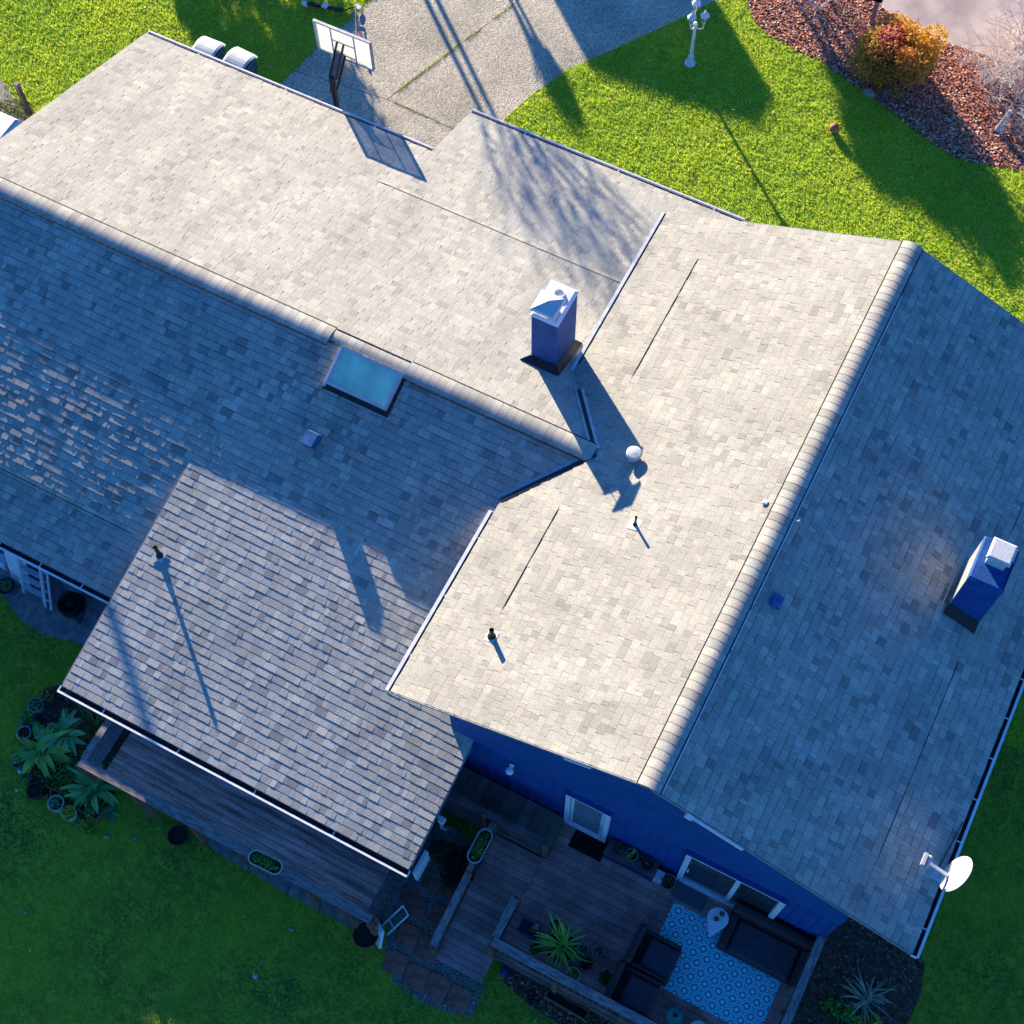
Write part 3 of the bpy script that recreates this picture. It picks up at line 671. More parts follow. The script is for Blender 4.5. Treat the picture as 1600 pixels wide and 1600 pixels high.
q = MB(); q.tube([(XR + .33, 10.62, ez(XR + .33)), (XR + .33, 10.62, ez(XR + .33) + .06), (XR + .29, 10.66, ez(XR + .3) + .09), (XR + .25, 10.62, ez(XR + .25) + .05)], .009, 6); q.build('roof_anchor', M['galv'], HOUSE)
q = MB(); q.rbox(XR - .36, XR - .28, 10.7, 10.77, ez(XR + .32) + .0, ez(XR + .32) + .05, .01); q.build('roof_bracket', M['white'], HOUSE)
# downspout at the porch corner
q = MB(); q.box(-4.01, -3.91, 4.42, 4.52, 2.12, 2.28); q.tube([(-3.96, 4.47, 2.15), (-3.99, 4.53, 1.9), (-4.2, 4.7, 1.6), (-4.22, 4.72, .15), (-4.16, 4.75, .08)], .035, 8)
q.build('downspout', M['white'], HOUSE)
q = MB(); q.box(-4.06, -4.0, 3.55, 3.98, 1.1, 1.7); q.build('meter_box', M['white'], HOUSE)
#@@PART3
# ------------------------------------------------------------------ the ground
sheet('lawn', [(-120, -90), (120, -90), (120, 120), (-120, 120)], 0.0, M['turf'])
DRIVE = [(-11.0, 16.0), (-10.95, 19.6), (-10.62, 20.9), (-10.2, 21.95), (-9.6, 22.85), (-8.55, 24.5), (-7.7, 25.9), (-6.6, 28.5), (-6.0, 40), (-20, 40), (-14.3, 27.5), (-15.0, 23.6), (-15.45, 21.7), (-15.85, 19.9), (-16.07, 18.5), (-16.15, 16.0)]
sheet('driveway', DRIVE, .008, M['aggregate'])
STREET = [(-5.2, 27.7), (-4.27, 27.05), (-3.5, 26.75), (-2.7, 26.72), (-1.2, 26.8), (1, 27.4), (8, 29.5), (30, 36), (30, 60), (-4, 60), (-4.6, 40)]
sheet('street', STREET, .012, M['asphalt'])
MULCH = [(-7.35, 25.83), (-6.9, 25.3), (-6.43, 25.04), (-5.7, 24.9), (-5.03, 24.86), (-4.11, 24.56), (-3.19, 24.27), (-2.26, 23.9), (-1.38, 23.62), (-.9, 23.6), (-.49, 23.71), (.34, 23.93), (1.6, 24.6), (4, 26), (9, 29.4), (8, 29.5), (1, 27.4), (-1.2, 26.8), (-2.7, 26.72), (-3.5, 26.75), (-4.27, 27.05), (-5.2, 27.7), (-6.2, 28.2), (-6.6, 27.3)]
sheet('mulch_bed', MULCH, .004, M['soil'])
BED2 = [(2.56, 4.3), (3.2, 4.15), (4.2, 4.5), (4.55, 5.2), (4.6, 6.0), (4.5, 6.5), (3.9, 7.2), (3.4, 12), (2.61, 12), (2.61, 5.9)]
sheet('mulch_bed', BED2, .004, M['soil'])
BED3 = [(-2.0, 2.86), (-1.4, 2.72), (-.5, 2.66), (.6, 2.8), (1.5, 2.7), (1.5, 3.5), (-2.0, 3.5)]
sheet('mulch_bed', BED3, .004, M['soil'])
BED4 = [(-12.35, 3.6), (-12.0, 2.3), (-11.3, 1.85), (-10.2, 1.85), (-9.8, 2.3), (-10.3, 2.9), (-10.2, 4.2), (-11.0, 4.6), (-11.7, 4.2)]
sheet('soil_bed', BED4, .004, M['soil'])
PATIO = [(-24, 4.9), (-15.2, 4.85), (-14.3, 4.85), (-13.6, 4.55), (-13.0, 4.5), (-12.5, 4.62), (-11.9, 4.72), (-11.2, 4.3), (-10.7, 4.2), (-10.55, 6.0), (-24, 6.0)]
sheet('patio', PATIO, .010, M['concrete'])
PATH = [(-4.75, 4.6), (-4.6, 3.6), (-4.35, 2.9), (-4.1, 2.35), (-3.7, 1.95), (-3.1, 1.9), (-2.6, 1.95), (-2.2, 2.1), (-2.25, 2.66), (-3.2, 2.75), (-3.2, 4.3), (-3.4, 4.6), (-4.0, 4.9)]
sheet('gravel_path', PATH, .004, M['gravel_mat'])
STRIP = [(-8.6, 2.75), (-8.3, 2.56), (-7.6, 2.46), (-6.4, 2.42), (-5.0, 2.42), (-4.6, 2.44), (-4.15, 2.9), (-3.95, 3.5), (-3.72, 4.2), (-4.2, 4.3), (-4.6, 3.3)]
sheet('footing_strip', STRIP, .012, M['concrete'])
BARE = [(-26, 15.2), (-22.3, 15.7), (-21.3, 15.2), (-20.4, 14.9), (-19.5, 14.4), (-18.2, 14.4), (-18.2, 12), (-26, 12)]
sheet('bare_soil', BARE, .004, M['concrete'])
HOUSEFP = [(-17.6, 5.7), (2.6, 5.7), (2.6, 16.3), (-4.4, 16.4), (-4.4, 17.8), (-10.6, 17.8), (-10.6, 16.3), (-17.6, 16.3)]
DECKS = [[(-10.3, 2.6), (-4.4, 2.6), (-4.4, 5.8), (-10.3, 5.8)], [(-2.4, 3.2), (2.55, 3.2), (2.55, 5.9), (-2.4, 5.9)], [(-3.3, 2.66), (-2.25, 2.66), (-2.25, 5.9), (-3.3, 5.9)]]
NOGRASS = [DRIVE, STREET, MULCH, BED2, BED3, PATIO, HOUSEFP] + DECKS
FADE = [BARE, BED4]
THIN = [STRIP, PATH]

# joints of the drive with moss in them
def strip_pts(a, b, n): return [(a[0] + (b[0] - a[0]) * i / n, a[1] + (b[1] - a[1]) * i / n) for i in range(n + 1)]
JOINTS = [((-13.6, 19.2), (-12.0, 24.1)), ((-13.6, 19.2), (-11.2, 19.12)), ((-16.1, 18.95), (-13.6, 19.2))]
b = MB()
for a, c in JOINTS: b.beam((a[0], a[1], .006), (c[0], c[1], .006), .012, .008)
tag(b.build('driveway_joint', M['soil']), kind='structure')

# ---- turf blades: one mass
def wob(x, y, s): return mnoise.noise(V((x * s, y * s, 3.7)))
def scatter_grass():
    rs = np.random.RandomState(5)
    N = 1500000
    xs = rs.uniform(-29, 13, N); ys = rs.uniform(-6.5, 31, N)
    R3 = np.array([tuple(r), tuple(d), tuple(f)])
    pts = np.stack([xs, ys, np.zeros(N) - CAMZ]); c = R3 @ pts
    u = c[0] / c[2] * F_PX + 800; v = c[1] / c[2] * F_PX + 800
    keep = (u > -330) & (u < 1930) & (v > -120) & (v < 1900)
    xs, ys = xs[keep], ys[keep]
    def pip(P):
        cc = np.zeros(len(xs), bool); j = len(P) - 1
        for i in range(len(P)):
            xi, yi = P[i]; xj_, yj = P[j]
            cond = ((yi > ys) != (yj > ys)) & (xs < (xj_ - xi) * (ys - yi) / (yj - yi + 1e-12) + xi)
            cc ^= cond; j = i
        return cc
    bad = np.zeros(len(xs), bool)
    wx = .09 * np.sin(xs * 9) + .06 * np.sin(ys * 13 + xs * 5)
    for P in NOGRASS: bad |= pip(P)
    for P in FADE: bad |= pip(P) & (rs.rand(len(xs)) < .96)
    for P in THIN: bad |= pip(P) & (rs.rand(len(xs)) < .62 + .5 * np.sin(xs * 3.1 + ys * 2.3) * np.sin(ys * 4.7 - xs))
    xs, ys = xs[~bad], ys[~bad]
    # moss and grass in the joints
    jx, jy = [], []
    for (a, c_) in JOINTS[:2]:
        n = 1500 if a == (-13.6, 19.2) and c_[1] > 20 else 350
        t = rs.rand(n); t = t[np.array([mnoise.noise(V((q * 14, a[0], 0))) for q in t]) > -.15]
        jx.append(a[0] + (c_[0] - a[0]) * t + rs.normal(0, .022, len(t))); jy.append(a[1] + (c_[1] - a[1]) * t + rs.normal(0, .022, len(t)))
    nj = sum(len(q) for q in jx)
    xs = np.concatenate([xs] + jx); ys = np.concatenate([ys] + jy); n = len(xs)
    isj = np.zeros(n, bool); isj[n - nj:] = True
    lump = np.array([mnoise.noise(V((x * 3.3, y * 3.3, 1))) * .6 + mnoise.noise(V((x * 8.5, y * 8.5, 5))) * .55 for x, y in zip(xs, ys)])
    patch = np.array([mnoise.noise(V((x * .55, y * .55, 9))) * .7 + mnoise.noise(V((x * 1.7, y * 1.7, 4))) * .4 for x, y in zip(xs, ys)])
    back = ys < 11
    hgt = np.where(back, .036 + .012 * lump, .050 + .040 * lump).clip(.016, .15) * rs.uniform(.7, 1.3, n)
    hgt[isj] = rs.uniform(.015, .04, nj)
    ang = rs.uniform(0, 2 * np.pi, n); lean = rs.uniform(.7, 2.1, n) * hgt; wd = rs.uniform(.010, .021, n) * (1 + .3 * (hgt > .08))
    ca, sa_ = np.cos(ang), np.sin(ang)
    la = ang + rs.normal(1.57, .6, n)
    base = np.stack([xs, ys, np.full(n, -.004)], 1)
    p0 = base + np.stack([ca * wd, sa_ * wd, np.zeros(n)], 1); p1 = base - np.stack([ca * wd, sa_ * wd, np.zeros(n)], 1)
    p2 = base + np.stack([np.cos(la) * lean, np.sin(la) * lean, hgt], 1)
    vv = np.empty((n * 3, 3), np.float32); vv[0::3] = p0; vv[1::3] = p1; vv[2::3] = p2
    me = bpy.data.meshes.new('grass'); me.vertices.add(n * 3); me.vertices.foreach_set('co', vv.ravel())
    me.loops.add(n * 3); me.loops.foreach_set('vertex_index', np.arange(n * 3, dtype=np.int32))
    me.polygons.add(n); me.polygons.foreach_set('loop_start', np.arange(0, n * 3, 3, dtype=np.int32)); me.polygons.foreach_set('loop_total', np.full(n, 3, np.int32))
    g1, g2, g3 = np.array((.84, .95, .08)), np.array((.48, .72, .06)), np.array((.7, .66, .14))
    t = (.5 + .8 * patch + rs.normal(0, .16, n)).clip(0, 1)[:, None]
    col = g2 * (1 - t) + g1 * t
    dryn = np.array([mnoise.noise(V((x * .9, y * .9, 21))) + .5 * mnoise.noise(V((x * 4, y * 4, 2))) for x, y in zip(xs, ys)]); dry = (rs.rand(n) < .05 + .5 * np.clip(dryn - .28, 0, 1))[:, None]; col = np.where(dry, g3, col)
    back_shade = np.clip(.5 + patch[:, None] * .9, 0, 1); col = np.where(back[:, None], col * (1 - back_shade) + np.array((.14, .30, .09)) * back_shade, col)   # shade of the back lawn, painted in as darker patches
    col[isj] = np.array((.45, .50, .05))
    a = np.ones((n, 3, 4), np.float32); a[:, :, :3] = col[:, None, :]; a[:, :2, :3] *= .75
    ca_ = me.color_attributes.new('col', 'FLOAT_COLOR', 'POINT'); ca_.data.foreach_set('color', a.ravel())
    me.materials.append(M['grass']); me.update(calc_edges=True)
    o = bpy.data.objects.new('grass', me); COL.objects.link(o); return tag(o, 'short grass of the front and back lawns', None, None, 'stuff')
scatter_grass()

def litter(name, P, n, cols, smin, smax, lift, label, flat=.5, seed=3, dens=None):
    rn = random.Random(seed); mb = MB(); xs = [p[0] for p in P]; ys = [p[1] for p in P]; k = 0; tries = 0
    while k < n and tries < n * 12:
        tries += 1; x, y = rn.uniform(min(xs), max(xs)), rn.uniform(min(ys), max(ys))
        if not inpoly(x, y, P): continue
        u, v_ = to_px((x, y, 0))
        if not (-60 < u < 1660 and -60 < v_ < 1660): continue
        if dens and rn.random() > dens(x, y): continue
        k += 1; s = rn.uniform(smin, smax); w = rn.uniform(0, 6.28); tz = rn.uniform(-flat, flat); tx = rn.uniform(-flat, flat)
        c = shade(rn.choice(cols), rn.uniform(.75, 1.2)); z = rn.uniform(.006, lift)
        ax = V((math.cos(w), math.sin(w), tz)) * s; ay = V((-math.sin(w), math.cos(w), tx)) * s * rn.uniform(.35, .8); p = V((x, y, z + s * flat * .5))
        mb.add([p - ax, p - ay * .9 + ax * .1, p + ax, p + ay + ax * .1], [(0, 1, 2, 3)], c)
    return tag(mb.build(name, M['litter']), label, None, None, 'stuff')
LV = [lin((214, 134, 96)), lin((190, 108, 80)), lin((230, 170, 132)), lin((160, 90, 70)), lin((244, 206, 176)), lin((122, 72, 60)), lin((204, 140, 112)), lin((176, 100, 74))]
litter('fallen_leaves', MULCH, 30000, LV, .018, .044, .03, 'brown fallen leaves covering the mulch bed by the street', .42)
CH = [lin((128, 98, 78)), lin((150, 120, 98)), lin((92, 70, 56)), lin((170, 142, 118)), lin((74, 56, 46))]
litter('bark_chips', BED2, 3000, CH, .010, .028, .012, 'bark chips under the eave corner', .4, 5)
litter('bark_chips', [(-2.0, 2.86), (-1.4, 2.72), (-.5, 2.66), (.6, 2.8), (1.5, 2.7), (1.5, 3.25), (-2.0, 3.25)], 1500, CH + [lin((84, 96, 60))], .015, .04, .03, 'leaf mould in front of the deck', .6, 6)
litter('bark_chips', BED4, 700, CH, .014, .04, .02, 'bark chips between the potted plants', .4, 7)
GR = [lin((150, 150, 150)), lin((110, 112, 114)), lin((84, 84, 86)), lin((176, 176, 172))]
litter('gravel', PATH, 4200, GR, .009, .02, .012, 'grey pea gravel round the red pavers', .5, 8)
litter('scattered_leaves', [(-24, 11), (8, 11), (8, 30), (-24, 30)], 130, LV[:3], .03, .05, .09, 'stray leaves lying on the front lawn', .4, 9, lambda x, y: 0 if any(inpoly(x, y, P) for P in NOGRASS) else 1)
litter('scattered_leaves', [(-14, -2), (8, -2), (8, 5), (-14, 5)], 70, [lin((170, 166, 150)), lin((120, 110, 84)), lin((190, 188, 176))], .012, .03, .05, 'pale leaves dotted over the back lawn', .4, 10, lambda x, y: 0 if any(inpoly(x, y, P) for P in NOGRASS) else 1)
litter('driveway_grit', DRIVE, 500, [lin((214, 204, 188)), lin((96, 88, 80))], .008, .018, .016, 'grit lying on the driveway', .4, 12)

# ------------------------------------------------------------------ decks
def brd(v): return shade(lin((150, 118, 114)), v)
def boards(b, x0, x1, y0, y1, z, along='x', w=.14, gap=.008, base=(192, 138, 124), t=.03, seed=1, cut=None):
    rn = random.Random(seed); bc = lin(base)
    if along == 'x':
        y = y0
        while y < y1 - .01:
            ye = min(y + w, y1); c = shade(bc, rn.uniform(.84, 1.12)); xx = rn.uniform(x0 + .8, x1 - .8) if x1 - x0 > 3 else x1
            b.box(x0, xx - (.003 if xx < x1 else 0), y, ye - gap, z - t, z + rn.uniform(-.002, .002), c)
            if xx < x1: b.box(xx + .003, x1, y, ye - gap, z - t, z + rn.uniform(-.002, .002), shade(bc, rn.uniform(.84, 1.12)))
            y = ye
    else:
        x = x0
        while x < x1 - .01:
            xe = min(x + w, x1); b.box(x, xe - gap, y0, y1, z - t, z + rn.uniform(-.003, .003), shade(bc, rn.uniform(.7, 1.25))); x = xe
DK = thing('deck', 'purplish brown timber deck with grey railings below the sliding glass door', 'deck')
b = MB(); boards(b, -2.30, 2.54, 3.14, 5.805, ZF, seed=3); boards(b, -3.24, -2.306, 4.05, 5.0, ZF, seed=4)
b.build('deck_boards', M['board'], DK)
b = MB(); b.box(-2.30, 2.54, 3.12, 3.138, .05, ZF - .032); b.box(-2.32, -2.303, 3.14, 4.04, .05, ZF - .034); b.box(2.541, 2.56, 3.14, 5.80, .05, ZF - .032); b.box(-3.26, -3.243, 4.06, 5.0, .02, ZF - .034)
b.build('skirt_board', M['wood_dull'], DK)
b = MB(); rn = random.Random(8)
n = 12
for k in range(n):
    ya, yb = 4.04 - k * (1.40 / n), 4.04 - (k + 1) * (1.40 / n) + .008
    za, zb = ZF - .002 - k * (.46 / n), ZF - .002 - (k + 1) * (.46 / n) + .003
    c = brd(rn.uniform(.75, 1.2)); b.hexa([(-3.24, yb, zb - .03), (-2.306, yb, zb - .03), (-2.306, ya, za - .03), (-3.24, ya, za - .03), (-3.24, yb, zb), (-2.306, yb, zb), (-2.306, ya, za), (-3.24, ya, za)], c)
b.build('ramp', M['board'], DK)
b = MB(); boards(b, -4.7, -2.24, 5.02, 5.78, .76, 'y', w=.19, base=(140, 128, 110), seed=5); b.build('landing', M['board'], DK)
b = MB(); b.box(-4.7, -2.25, 5.02, 5.04, .1, .725); b.box(-2.262, -2.242, 5.05, 5.78, ZF + .002, .725); b.build('riser', M['wood_dull'], DK)

def rail(par, A, B, ztop, zlow, capw=.15, posts=3, lattice='baluster', capm='wood_grey', zb=None, infill=True, post_out=0, endposts=True):
    """railing with cap, posts and infill from A to B (2-D); zb = cap height at B when it slopes"""
    A, B = V((*A, 0)), V((*B, 0)); t = (B - A); L = t.length; t.normalize(); nrm = V((-t.y, t.x, 0)); zb = ztop if zb is None else zb
    q = MB(); q.beam(A + V((0, 0, ztop)), B + V((0, 0, zb)), capw, .04); cap = q.build('rail_cap', M[capm], par)
    for k in range(posts):
        s = (k / (posts - 1)) if posts > 1 else .5
        p = A + t * L * s + nrm * post_out; zt = ztop + (zb - ztop) * s
        if not endposts and k in (0, posts - 1): continue
        q = MB(); q.box(p.x - .045, p.x + .045, p.y - .045, p.y + .045, max(.01, zlow - .35), zt - .021); q.build('post', M['wood_brown'], par)
    if infill:
        q = MB()
        if lattice == 'baluster':
            k = .12
            while k < L:
                p = A + t * k; zt = ztop + (zb - ztop) * k / L
                q.box(p.x - .017, p.x + .017, p.y - .017, p.y + .017, zlow + .08, zt - .12); k += .12
            q.beam(A + V((0, 0, ztop - .10)), B + V((0, 0, zb - .10)), .04, .08); q.beam(A + V((0, 0, zlow + .09)), B + V((0, 0, zlow + .09 + (zb - ztop))), .04, .08)
        elif lattice == 'lattice':
            z0, z1 = zlow + .10, ztop - .04; h = z1 - z0; k = -h
            while k < L:
                for sg in (1, -1):
                    a0, a1 = k, k + h
                    za, zz = (z0, z1) if sg > 0 else (z1, z0)
                    if a0 < 0: za += (zz - za) * (-a0) / h; a0 = 0
                    if a1 > L: zz = za + (zz - za) * (L - a0) / max(1e-6, a1 - a0); a1 = L
                    if a1 - a0 > .02: q.beam(A + t * a0 + nrm * (.006 * sg) + V((0, 0, za)), A + t * a1 + nrm * (.006 * sg) + V((0, 0, zz)), .010, .028, up=nrm if False else (0, 0, 1))
                k += .075
            q.beam(A + V((0, 0, z0 - .02)), B + V((0, 0, z0 - .02)), .045, .07)
        elif lattice == 'rods':
            for k in range(9):
                z = zlow + .12 + k * (ztop - zlow - .2) / 8; q.tube([A + V((0, 0, z)), B + V((0, 0, z))], .008, 6)
        q.build('lattice_panel' if lattice == 'lattice' else ('rail_rods' if lattice == 'rods' else 'balusters'), M['wood_dull'] if lattice != 'rods' else M['metal'], par)
rail(DK, (-2.34, 3.20), (2.56, 3.20), 1.45, ZF, .15, 5, post_out=-.08)
rail(DK, (-2.33, 3.28), (-2.33, 4.00), 1.45, ZF, .13, 2, capm='wood_grey_y', endposts=True)
rail(DK, (2.55, 3.28), (2.55, 5.80), 1.45, ZF, .14, 3, capm='wood_grey_y')
rail(DK, (-3.27, 4.08), (-3.27, 5.0), 1.36, ZF, .10, 2, capm='wood_grey_y', lattice='baluster')
rail(DK, (-3.27, 2.72), (-3.27, 4.06), .92, .12, .13, 2, capm='wood_grey_y', zb=1.20, lattice='baluster')
rail(DK, (-4.65, 5.045), (-2.28, 5.045), 1.62, .72, .11, 3, lattice='lattice', capm='wood_dull')

PD = thing('porch_deck', 'long weathered plum coloured deck with a grey rail in front of the sun porch', 'deck')
b = MB(); boards(b, -10.2, -4.48, 2.66, 3.97, .45, seed=9, w=.135, base=(218, 160, 142)); b.build('deck_boards', M['board_worn'], PD)
b = MB(); b.box(-10.2, -4.48, 2.63, 2.655, .03, .418); b.box(-10.225, -10.205, 2.66, 3.97, .03, .418); b.box(-4.478, -4.46, 2.66, 3.97, .03, .418); b.build('skirt_board', M['wood_dull'], PD)
rail(PD, (-10.36, 2.58), (-4.36, 2.58), 1.36, .45, .16, 6, post_out=-.06, infill=False)
rail(PD, (-10.32, 2.66), (-10.32, 3.96), 1.36, .45, .13, 2, capm='wood_grey_y', lattice='rods', endposts=False)
rail(PD, (-4.40, 2.66), (-4.40, 3.96), 1.36, .45, .16, 2, capm='wood_dull', lattice='baluster')
for x in (-9.2, -7.05, -5.0):
    b = MB(); b.beam((x, 2.50, 1.30), (x + .34, 2.45, .55), .09, .05); b.build('brace', M['wood_brown'], PD)
for x in (-6.72, -5.92, -5.28):
    b = MB(); b.tube([(x, 2.46, 1.2), (x, 2.33, 1.18), (x, 2.30, 1.02), (x, 2.38, 1.0)], .008, 6); b.build('hook', M['black'], PD)

# pavers
for i, (px, py, s, w) in enumerate([(618, 1505, .40, .05), (650, 1527, .42, .1), (683, 1542, .42, -.05), (717, 1560, .40, .03), (637, 1462, .40, .05), (668, 1482, .40, .1), (688, 1432, .38, -.04), (650, 1418, .36, .06), (676, 1376, .34, .1), (702, 1388, .34, 0), (640, 1398, .30, .1)]):
    p = at(px, py, .02)
    if i == 0:
        pv = thing('paver', 'square reddish brown paver laid in the grey pea gravel path', 'paver', (0, 0, 0), 'red pavers in the gravel path')
        b = MB(); b.rbox(-.2, .2, -.2, .2, 0, .03, .01); b.build('slab', M['red_paver'], pv); pv.location = (p.x, p.y, .006); pv.rotation_euler.z = w; first = pv
    else: dup(first, (p.x, p.y, .006), w, None, s / .4)

# ------------------------------------------------------------------ foliage helpers
def blade(mb, p, az, L, w, rise, droop, col, n=6, tip=None, bend=0.0):
    """arching strap leaf"""
    h = V((math.cos(az), math.sin(az), 0)); s = V((-h.y, h.x, 0)); vs = []
    for i in range(n + 1):
        t = i / n; q = V(p) + h * (L * (t - .12 * t * t)) + s * (bend * L * t * t) + V((0, 0, rise * L * t - droop * L * t * t))
        ww = w * (math.sin(math.pi * min(1, .18 + t * .82)) ** .7) if t < 1 else 0.002
        vs += [q - s * ww + V((0, 0, .12 * ww)), q + V((0, 0, -.25 * ww)), q + s * ww + V((0, 0, .12 * ww))]
    fs = []
    for i in range(n):
        for k in (0, 1): a = i * 3 + k; fs.append((a, a + 1, a + 4, a + 3))
    o = len(mb.v); mb.add(vs, fs, col)
    if tip:
        for i in range(n + 1):
            t = max(0, (i / n - .5) * 2)
            for k in range(3): mb.c[o + i * 3 + k] = tuple(col[j] * (1 - t) + tip[j] * t for j in range(3))
def rosette(mb, p, n, L, w, cols, rise=(.5, 1.2), droop=(.5, 1.1), seed=1, tip=None):
    rn = random.Random(seed)
    for i in range(n):
        az = rn.uniform(0, 6.283) if n > 10 else i * 2.39996; l = L * rn.uniform(.45, 1.12); off = rn.uniform(.01, .20 * L)
        blade(mb, V(p) + V((math.cos(az * 3.1), math.sin(az * 3.1), 0)) * off, az, l, w * rn.uniform(.7, 1.2), rn.uniform(*rise), rn.uniform(*droop), shade(rn.choice(cols), rn.uniform(.75, 1.2)), tip=tip if tip and rn.random() < .4 else None, bend=rn.uniform(-.28, .28))
def clump(mb, c, rx, ry, rz, n, s, cols, seed=1, hemi=False):
    rn = random.Random(seed); c = V(c)
    for i in range(n):
        while True:
            q = V((rn.uniform(-1, 1), rn.uniform(-1, 1), rn.uniform(0 if hemi else -1, 1)))
            if q.length < 1: break
        q = V((q.x * rx, q.y * ry, q.z * rz)); a = V((rn.gauss(0, 1), rn.gauss(0, 1), rn.gauss(0, .6))).normalized(); b_ = a.cross(V((rn.gauss(0, 1), rn.gauss(0, 1), rn.gauss(0, 1)))).normalized()
        ss = s * rn.uniform(.6, 1.3); p = c + q
        mb.add([p - a * ss, p - b_ * ss * .5, p + a * ss, p + b_ * ss * .5], [(0, 1, 2, 3)], shade(rn.choice(cols), rn.uniform(.7, 1.25)))
GREEN = [(.12, .34, .06), (.16, .42, .06), (.09, .26, .06), (.22, .46, .08)]
BLUEG = [(.11, .32, .14), (.15, .38, .17), (.09, .25, .11)]
YG = [(.36, .52, .05), (.30, .46, .05), (.48, .54, .08)]

def pot(name, label, p, rad, h, mat, leaf=None, cat='plant pot', rim=.016, group=None, z=None, ry=1.0, bowl=.78):
    o = thing(name, label, cat, p, group); P = V(p); b = MB()
    b.lathe(P, [(rad * bowl, 0), (rad, h), (rad, h + .004), (rad - rim, h + .004), (rad - rim - .006, h - .03)], 22, sy=ry, cap=False)
    b.lathe(P, [(rad * bowl, 0.001), (.001, 0.001)], 22, sy=ry, cap=False)
    b.build('pot', mat, o)
    b = MB(); b.lathe(P, [(rad - rim - .004, h - .028), (.001, h - .018)], 22, sy=ry, cap=False); b.build('soil', M['pot_soil'], o)
    if leaf:
        b = MB(); leaf(b, P + V((0, 0, h - .02))); b.build('foliage', M['leaf'], o)
    return o
def lf_clump(rx, n, s, cols, rz=None, seed=1): return lambda b, p: clump(b, p + V((0, 0, .02)), rx, rx, rz or rx * .7, n, s, cols, seed, True)
def lf_ros(n, L, w, cols, seed=1, **k): return lambda b, p: rosette(b, p, n, L, w, cols, seed=seed, **k)
#@@PART4
# ------------------------------------------------------------------ potted plants by the porch deck
def P3(x, y, z=0.0): return (x, y, z)
pot('plant_pot', 'small terracotta pot, furthest up in the row beside the porch eave', P3(-12.10, 3.50), .11, .26, M['terracotta'], lf_clump(.07, 40, .03, GREEN, seed=1))
pot('plant_pot', 'grey green pot with sparse leaves, second in the row below the small terracotta pot', P3(-12.20, 3.22), .145, .24, M['grey_pot'], lf_clump(.11, 90, .035, BLUEG, seed=2))
pot('plant_pot', 'blue rimmed pot holding a leafy green plant in the row of pots', P3(-12.20, 2.93), .15, .22, M['blue_pot'], lf_clump(.12, 160, .04, GREEN, seed=3))
pot('plant_pot', 'pale grey oval pot of bare soil in the row of pots', P3(-12.10, 2.68), .135, .20, M['grey_pot'], None)
pot('plant_pot', 'slate coloured pot half under the big yellowing hosta leaves', P3(-11.86, 2.18), .13, .20, M['slate_pot'], lf_clump(.10, 60, .04, GREEN, seed=4))
pot('plant_pot', 'dark pot of small weeds between the white stone and the pinkish pot', P3(-11.55, 1.98), .11, .18, M['slate_pot'], lf_clump(.10, 70, .03, GREEN, seed=5))
pot('plant_pot', 'pinkish brown pot of bare reddish soil at the lower corner of the plants', P3(-11.26, 1.85), .15, .22, M['brown_pot'], lf_clump(.08, 22, .025, [(.10, .04, .04)], seed=6))
pot('plant_pot', 'white rimmed bucket with blue green leaves between two wooden trays', P3(-10.76, 1.84), .155, .26, M['planter'], lf_clump(.12, 70, .05, BLUEG, seed=7), rim=.024)
pot('plant_pot', 'white pot overflowing with bright green herb beside the wooden tray', P3(-10.45, 1.80), .14, .24, M['planter'], lf_clump(.14, 260, .03, YG, seed=8), rim=.022)
pot('plant_pot', 'terracotta bowl tucked under the porch deck rail', P3(-8.45, 2.38), .19, .2, M['brown_pot'], None)
pot('plant_pot', 'wide terracotta tub of dark soil at the front corner of the porch deck', P3(-4.50, 2.42), .24, .30, M['terracotta'], None)
def tray(name, label, x0, x1, y0, y1, rz, leaf, z=.18):
    c = ((x0 + x1) / 2, (y0 + y1) / 2, 0.0); o = thing(name, label, 'planter', (0, 0, 0)); a, b_ = (x1 - x0) / 2, (y1 - y0) / 2
    b = MB(); t = .02
    b.box(-a, a, -b_, -b_ + t, 0, z); b.box(-a, a, b_ - t, b_, 0, z); b.box(-a, -a + t, -b_ + t, b_ - t, 0, z); b.box(a - t, a, -b_ + t, b_ - t, 0, z)
    b.build('box', M['wood_brown'], o); b = MB(); b.box(-a + t, a - t, -b_ + t, b_ - t, .01, z * .6); b.build('soil', M['pot_soil'], o)
    if leaf:
        b = MB(); leaf(b, V((0, 0, z * .6))); b.build('foliage', M['leaf'], o)
    o.location = c; o.rotation_euler.z = rz; return o
tray('wooden_tray', 'weathered wooden tray of soil between the pinkish pot and the white bucket', -11.18, -10.80, 1.84, 2.04, .05, lf_clump(.1, 30, .03, GREEN, .06, 9))
tray('wooden_tray', 'brown wooden tray of spiky seedlings, at the right end of the pots', -10.36, -9.94, 1.93, 2.15, -.02, lf_clump(.15, 120, .035, GREEN, .1, 10))
def plant(name, label, p, fn, cat='plant', group=None):
    b = MB(); fn(b, V(p)); o = b.build(name, M['leaf']); 
    for v_ in o.data.vertices: v_.co -= V(p)
    o.location = p; return tag(o, label, cat, group)
plant('hosta', 'large hosta with yellowing strap leaves sprawling over the lawn pots', (-11.66, 2.55, .05), lambda b, p: rosette(b, p, 54, .72, .07, [(.30, .60, .10), (.40, .66, .12), (.20, .48, .12)], (.5, 1.0), (.5, 1.0), 3, (.85, .80, .14)))
plant('leafy_perennial', 'upright blue green broad leaved plant behind the yellowing hosta', (-11.45, 3.02, .05), lambda b, p: rosette(b, p, 46, .54, .056, [(.20, .50, .20), (.26, .56, .24)], (.7, 1.5), (.6, 1.1), 4))
